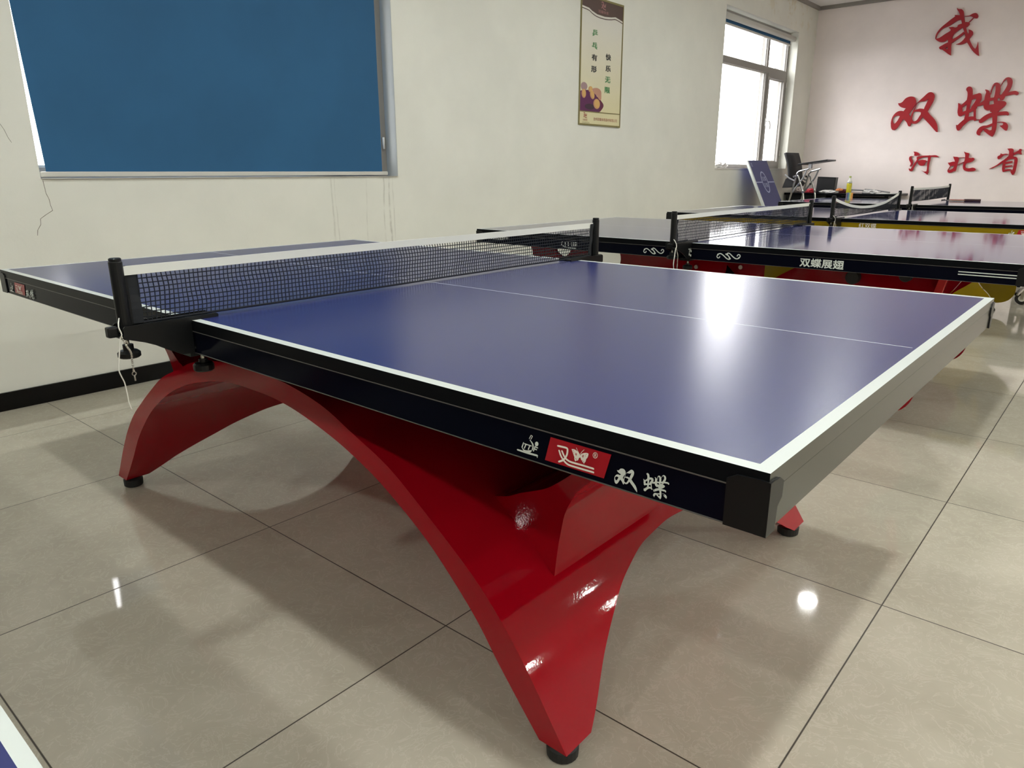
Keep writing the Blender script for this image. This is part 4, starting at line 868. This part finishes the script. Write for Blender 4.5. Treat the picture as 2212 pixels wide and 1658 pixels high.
# rainbow ribbon over the desk's front edge
o = thing('striped_ribbon', 'rainbow striped ribbon hanging over the front edge of the desk', 'ribbon', (-1.41, 8.945, DZ))
mb = MB()
for i, c in enumerate(((.30, .22, .30), (.10, .12, .18), (.10, .22, .42), (.30, .45, .22), (.70, .62, .18), (.75, .36, .06), (.70, .30, .10))):
    m = mat('ribbon_stripe', c, .7); x = -.045 + i*.0125
    mb.prism([(.10, .008), (.02, .010), (-.004, .006), (-.006, -.10), (-.009, -.10), (-.007, .009), (.02, .013), (.10, .011)], lambda a, b_, h: (h, a, b_), x, x+.0125, m)
mb.build('ribbon_strip', o)
def crumple(name, label, cat, loc, sx, sy, sz, m, seed, group=None):
    rn = random.Random(seed); mb = MB()
    bmesh.ops.create_icosphere(mb.bm, subdivisions=3, radius=1)
    for v in mb.bm.verts:
        k = .72 + .4*rn.random(); v.co = Vector((v.co.x*sx*k, v.co.y*sy*k, max(0, (v.co.z*.9 + .55)*sz*k)))
    k = mb.mi(m)
    for f in mb.bm.faces: f.material_index = k
    o = mb.build(name); o.location = loc; return tag(o, label, cat, group)
plast = mat('thin_white_plastic', (.74, .73, .72), .35)
crumple('plastic_bag', 'crumpled white plastic bag lying at the corner of the far window sill', 'plastic bag', (WX-.045, 6.99, W2[2]+.012), .05, .16, .05, plast, 3)
crumple('plastic_bag', 'white and silver plastic bag spread on the desk in front of the black bag', 'plastic bag', (-1.72, 9.08, DZ), .13, .06, .028, plast, 5)
crumple('paper_wad', 'white crumpled paper lying under the dark rods on the desk', 'paper', (-1.20, 9.12, DZ), .12, .06, .035, plast, 8)
crumple('cloth', 'dark red cloth bunched behind the bottle on the desk', 'cloth', (-1.58, 9.185, DZ), .075, .04, .035, mat('dark_red_cloth', (.10, .015, .025), .9), 9)
crumple('fruit_pack', 'orange and green packet on the desk left of the bottle', 'packet', (-1.60, 9.10, DZ+.03), .05, .03, .024, mat('orange_pack', (.75, .28, .10), .5), 12)
crumple('pouch', 'red and white pouch lying on the desk behind the chair legs', 'pouch', (-1.99, 9.10, DZ), .085, .05, .04, mat('red_pouch', (.50, .03, .05), .5), 14)
crumple('towel', 'pale rumpled towel on the left end of the desk behind the chair', 'towel', (-2.17, 9.16, DZ), .075, .07, .05, mat('pale_towel', (.42, .36, .33), .9), 15)
for i, (x0, z0, x1, z1, y, lab) in enumerate(((-1.62, .048, -1.10, .022, 9.26, 'long dark rod lying across the clutter, the longer one behind'), (-1.30, .052, -.98, .016, 9.20, 'shorter dark rod slanting down over the white paper on the desk'))):
    mb = MB(); mb.tube([(x0, y, DZ+z0), ((x0+x1)/2, y-.01, DZ+(z0+z1)/2+.004), (x1, y-.02, DZ+z1)], .009, M['greyp'], 8); tag(mb.build('rod'), lab, 'rod', 'rods on the desk')
mb = MB()
for i, (x, r) in enumerate(((-1.03, .1), (-.99, -.05))): mb.box(-.10, .10, -.07, .07, i*.004, i*.004+.004, M['white'], 0, Matrix.Translation((x, 9.14, DZ)) @ Matrix.Rotation(r, 4, 'Z'))
tag(mb.build('paper_sheets'), 'few white paper sheets at the right end of the desk', 'paper')

# bat on the farthest table
o = thing('table_tennis_bat', 'table tennis bat with dark handle lying on the farthest table', 'bat', (.06, 8.16, TH), .04)
mb = MB(); bl = [(-.155 + .078 + .078*math.cos(v), .072*math.sin(v)) for v in [i*PI/12 for i in range(24)]]
mb.prism(bl, lambda a, b_, h: (a, b_, h), .0075, .0135, mat('bat_wood', (.35, .22, .12), .5)); mb.build('blade', o)
mb = MB(); mb.prism(bl, lambda a, b_, h: (a, b_, h), .0137, .017, M['signred']); mb.prism(bl, lambda a, b_, h: (a, b_, h), .004, .0073, M['blackm']); mb.build('rubber_sheet', o)
mb = MB(); mb.box(-.012, .15, -.016, .016, .0, .024, mat('bat_handle', (.05, .015, .015), .5), .006); mb.build('handle', o)

# low plinth and the folding lecture chair
o = thing('plinth', 'low grey wooden box under the folding chair, hidden behind the tables', 'box', (-1.93, 8.60, 0))
mb = MB(); mb.box(-.34, .34, -.24, .24, 0, .42, M['boxgrey'], .006); mb.build('box_body', o)
CZ0 = .42
ch = thing('folding_chair', 'black folding chair with chrome frame and raised writing tablet by the desk', 'chair', (-1.93, 8.60, CZ0))
mb = MB()                                                                     # backrest, mesh panel seen from its side
prof = [(-.225, .905), (-.215, .70), (-.175, .50), (-.085, .50), (-.02, .66), (-.065, .895), (-.09, .905)]
for p, q_ in (((-.20, .90), (-.13, .52)),): pass
for i in range(8):
    a, b_ = i/8, (i+1)/8
    f0 = lambda t_: (-.185 + .085*t_ + .02*math.sin(t_*3), .905 - .36*t_)
    mb.face([(f0(a)[0], -.20, f0(a)[1]), (f0(b_)[0], -.20, f0(b_)[1]), (f0(b_)[0]+.025, .20, f0(b_)[1]), (f0(a)[0]+.025, .20, f0(a)[1])], M['mesh'], True)
bmesh.ops.remove_doubles(mb.bm, verts=mb.bm.verts, dist=1e-4); o2 = mb.build('backrest', ch); md = o2.modifiers.new('t', 'SOLIDIFY'); md.thickness = .028
mb = MB()                                                                     # seat folded up under the back
mb.prism([(-.19, .455), (-.05, .475), (-.03, .515), (-.13, .585), (-.155, .57)], lambda a, b_, h: (a, h, b_), -.20, .20, M['mesh']); mb.build('seat', ch)
for sy in (-1, 1):
    y = sy*.225
    mb = MB(); mb.tube(smooth_line([(-.155, y, .625), (-.09, y, .575), (-.015, y, .545)], 4), .010, M['greyp']); mb.build('back_bracket', ch)
    mb = MB(); mb.tube(smooth_line([(-.13, y, .012), (-.06, y, .33), (-.01, y, .60), (.01, y, .655), (.05, y, .672), (.15, y, .70)], 4), .0125, M['chrome']); mb.build('leg', ch)
    mb = MB(); mb.tube(smooth_line([(.01, y, .62), (.06, y, .50), (.10, y, .40), (.16, y, .012)], 4), .0125, M['chrome']); mb.build('leg', ch)
    mb = MB(); mb.tube(smooth_line([(.12, y, .695), (.08, y, .58), (.0, y, .46), (-.04, y, .40)], 4), .011, M['greyp']); mb.build('link', ch)
    mb = MB()
    for p in ((-.03, .60), (.035, .50), (.105, .405)): mb.lathe([(.014, -.006), (.016, 0), (.014, .006)], (p[0], y - .016, p[1]), M['chrome'], 12, 'y')
    mb.build('pivot', ch)
for x in (-.12, .14):
    mb = MB(); mb.box(x-.01, x+.01, -.225, .225, .06, .08, M['chrome']); mb.build('stretcher', ch)
mb = MB(); mb.box(.14, .18, -.245, -.205, .70, .765, M['greyp'], .004)
mb.box(-.16, .21, -.17, .17, -.009, .009, M['blackm'], .004, Matrix.Translation((.17, -.10, .775)) @ Matrix.Rotation(-.13, 4, 'Y')); mb.build('writing_tablet', ch)

# ------------------------------------------------------------------ daylight, camera, colour
w = bpy.data.worlds.new('overcast'); S.world = w; w.use_nodes = True
wt = w.node_tree; bg = wt.nodes['Background']
tc = wt.nodes.new('ShaderNodeTexCoord'); sx_ = wt.nodes.new('ShaderNodeSeparateXYZ'); mr = wt.nodes.new('ShaderNodeMapRange')
wt.links.new(tc.outputs['Generated'], sx_.inputs[0]); wt.links.new(sx_.outputs['Z'], mr.inputs[0])
mr.inputs[1].default_value = -.08; mr.inputs[2].default_value = .02; mr.inputs[3].default_value = 1.6; mr.inputs[4].default_value = 11.
bg.inputs[0].default_value = (1.0, .975, .985, 1); wt.links.new(mr.outputs[0], bg.inputs[1])      # bright overcast sky over dim ground

cam = bpy.data.cameras.new('camera'); co = bpy.data.objects.new('camera', cam); COL.objects.link(co); S.camera = co
Rm = ((.7587748697, .6513508265, -.0016727597), (.1825725047, -.2151470574, -.9593638644), (-.6252423351, .7276357912, -.2821669322))
r, d, f = (Vector(v) for v in Rm)
co.matrix_world = Matrix(((r.x, -d.x, -f.x, 1.63496), (r.y, -d.y, -f.y, -1.51301), (r.z, -d.z, -f.z, 1.082995), (0, 0, 0, 1)))
cam.sensor_width = 36; cam.lens = 1555.266/2212*36; cam.clip_start = .02; cam.clip_end = 200
vs = S.view_settings
vs.view_transform = 'Standard'; vs.look = 'None'; vs.gamma = 1; vs.use_curve_mapping = False; vs.exposure = 0.
S.cycles.max_bounces = 10; S.cycles.diffuse_bounces = 6; S.cycles.glossy_bounces = 5; S.cycles.transparent_max_bounces = 12
S.cycles.use_denoising = True; S.cycles.caustics_reflective = False; S.cycles.sample_clamp_indirect = 6.
